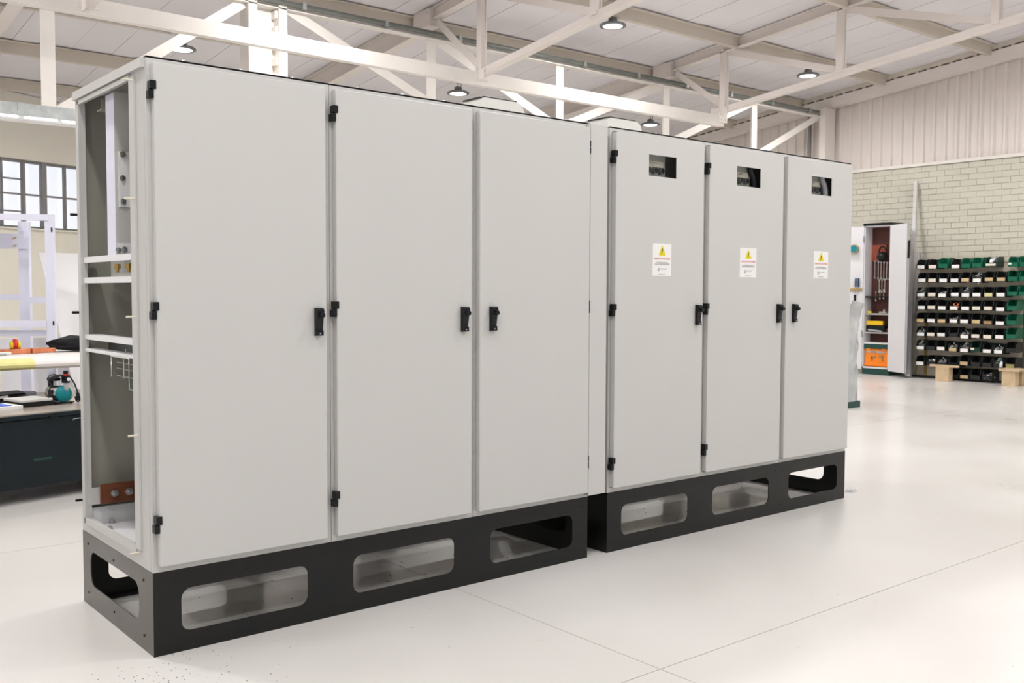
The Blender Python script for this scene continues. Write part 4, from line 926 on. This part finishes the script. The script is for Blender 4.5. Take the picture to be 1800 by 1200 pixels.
def card_mesh(m, w_=0.104, h_=0.046): return B().box(-0.0085, -0.0045, -w_ / 2, w_ / 2, -h_ / 2, h_ / 2).mesh('label_card', m)
MC_ = {'W': card_mesh(PAPER), 'C': card_mesh(CREAMC), 'T': card_mesh(TAN), 'N': card_mesh(BROWN), 'Y': card_mesh(mat('pale_yellow_card', (0.60, 0.56, 0.30), 0.6)), 'O': card_mesh(OLIVE), 'P': card_mesh(CREAMC, 0.13, 0.03), 'S': B().box(-0.0085, -0.0045, 0.02, 0.06, -0.002, 0.02).mesh('label_card', PAPER), 'D': B().box(-0.0085, -0.0045, 0.012, 0.06, -0.005, 0.02).mesh('label_card', CREAMC)}
def heap_mesh(m, seed, hgt=0.05):
    r_ = random.Random(seed); b = B()
    for i in range(46):
        p = Vector((0.012 + r_.random() * 0.10, r_.uniform(-0.05, 0.05), 0.0))
        p.z = -0.026 + r_.random() * (0.055 + hgt * (1 - abs(p.y) / 0.06))
        d = Vector((r_.uniform(-1, 1), r_.uniform(-1, 1), r_.uniform(-0.7, 0.9))).normalized() * r_.uniform(0.012, 0.024)
        b.cyl(p, p + d, 0.0055, 6); b.cyl(p + d, p + d * 1.3, 0.010, 6)
    b.prism([(0.006, -0.027), (0.19, -0.027), (0.19, 0.02), (0.006, 0.005)], -0.058, 0.058, 'y')
    return b.mesh('fastener_heap', m)
MH_ = [heap_mesh(ZINC, i, 0.03 + 0.02 * (i % 3)) for i in range(4)]; MHO = heap_mesh(COPPER_B, 9)
cw = {'W': 'a white card', 'C': 'a cream card', 'T': 'a tan card', 'N': 'a brown card', 'Y': 'a pale yellow card', 'O': 'an olive card', 'P': 'a long cream card', 'S': 'a small white tag', 'D': 'a small cream tag'}
for r, row in enumerate(ROWS):
    for c, (y_, z, code) in enumerate(row):
        k = code[0]; col = 'green' if k in 'GS' else ('dark green' if k in 'DP' else 'black')
        me = MB_['g' if k in 'GS' else ('d' if k == 'D' else ('p' if k == 'P' else 'b'))]
        rowname = 'bottom row' if r == 8 else ('top row' if r == 0 else ORD[r] + ' row')
        lb = '%s bin %s, %s from left in the %s' % (col, ('with ' + cw[k]) if k in cw else 'without a card', ORD[c], rowname)
        o = part('storage_bin', me, None); o.location = (12.25, y_, z); tag(o, lb, 'bin', 'storage bins on the rack')
        if k in MC_:
            part('label_card', MC_[k], None, o, label=cw[k][2:] if cw[k][:2] == 'a ' else cw[k][3:])
        if len(code) > 1:
            h = part('fastener_heap', MHO if code[1] == 'o' else MH_[(r + c) % 4], None); h.location = (12.25, y_, z)
            tag(h, 'heap of %s fasteners in the %s bin of the %s' % ('copper' if code[1] == 'o' else 'zinc', ORD[c], rowname), 'fasteners', 'fasteners in the bins', 'stuff')
# crumpled silvery offcut on the long-card bin, small white bottle
bm = bmesh.new(); bmesh.ops.create_icosphere(bm, subdivisions=2, radius=0.05)
for v in bm.verts: v.co *= random.uniform(0.5, 1.25)
solo('foil_scrap', B().bm(bm), ALU, 'crumpled bright foil scrap sticking out of the dark green bin, top row', 'foil', (12.28, 2.95, 1.655))
bt = thing('bottle', 'small pale bottle standing in the eighth bin of the eighth row', 'bottle', (12.262, 2.80, 0.222))
part('bottle_body', B().lathe([(0.0, 0), (0.025, 0), (0.026, 0.05), (0.010, 0.065), (0.010, 0.08), (0.0, 0.08)], n=14), PAPER, bt)
part('cap', B().cyl((0, 0, 0.08), (0, 0, 0.1), 0.012, 10), TEAL, bt)

# film-wrapped item on a green base
fw_ = thing('wrapped_pallet', 'tall goods wrapped in crumpled clear film behind the rightmost cabinet', 'pallet', (7.92, 2.79, 0))
part('base', B().box(0.06, 0.41, -0.30, 0.48, 0.0, 0.07), DGREEN, fw_)
bm = bmesh.new(); bmesh.ops.create_grid(bm, x_segments=48, y_segments=40, size=1)
pts = []
for v in bm.verts:
    a = (v.co.x + 1) * PI; h = (v.co.y + 1) / 2
    ca, sa = math.cos(a), math.sin(a); q = (abs(ca) ** 6 + abs(sa) ** 6) ** (-1 / 6)
    k = 1 + 0.03 * math.sin(6 * a + 9 * h) * math.sin(17 * h) + 0.02 * math.sin(13 * a - 21 * h)
    if h > 0.82: k += 0.10 * (h - 0.82) / 0.18 * (1 + math.sin(5 * a)) - 0.05
    v.co = (0.24 + 0.165 * q * ca * k, 0.09 + 0.39 * q * sa * k, 0.07 + h * (1.03 + 0.03 * math.sin(3 * a)))
wbm = B().bm(bm, 0, True)
part('film', wbm, FILM, fw_)
bm = bmesh.new(); bmesh.ops.create_circle(bm, cap_ends=True, radius=0.9, segments=24)
for v in bm.verts: v.co = (0.24 + v.co.x * 0.19, 0.09 + v.co.y * 0.41, 1.075 + 0.02 * random.random())
part('film_top', B().bm(bm), FILM, fw_)

# litter on the floor
bm = bmesh.new(); bmesh.ops.create_icosphere(bm, subdivisions=2, radius=0.05)
for v in bm.verts: v.co = (v.co.x * random.uniform(0.6, 1.2), v.co.y * 0.6, max(0, v.co.z * random.uniform(0.1, 0.5)))
solo('film_scrap', B().bm(bm), FILM, 'small scrap of clear film on the floor right of the plinth', 'scrap', (4.255, 0.085, 0.001))
crumbs = B(); r_ = random.Random(3)
for i in range(150):
    x = r_.gauss(-0.05, 0.16); y = r_.gauss(-0.25, 0.14); s_ = r_.uniform(0.0008, 0.0022)
    if y > -0.01 and x > -0.02: continue
    crumbs.box(x, x + s_ * 1.6, y, y + s_, 0.0003, 0.0003 + s_ * 0.5)
for i in range(140):
    x = r_.uniform(0.1, 3.9); y = r_.uniform(0.08, 0.70); s_ = r_.uniform(0.001, 0.004)
    crumbs.box(x, x + s_ * 1.6, y, y + s_, 0.0003, 0.0003 + s_ * 0.5)
solo('floor_grit', crumbs, BLACK, 'dark grit scattered on the floor by and under the plinths', 'grit', kind='stuff')
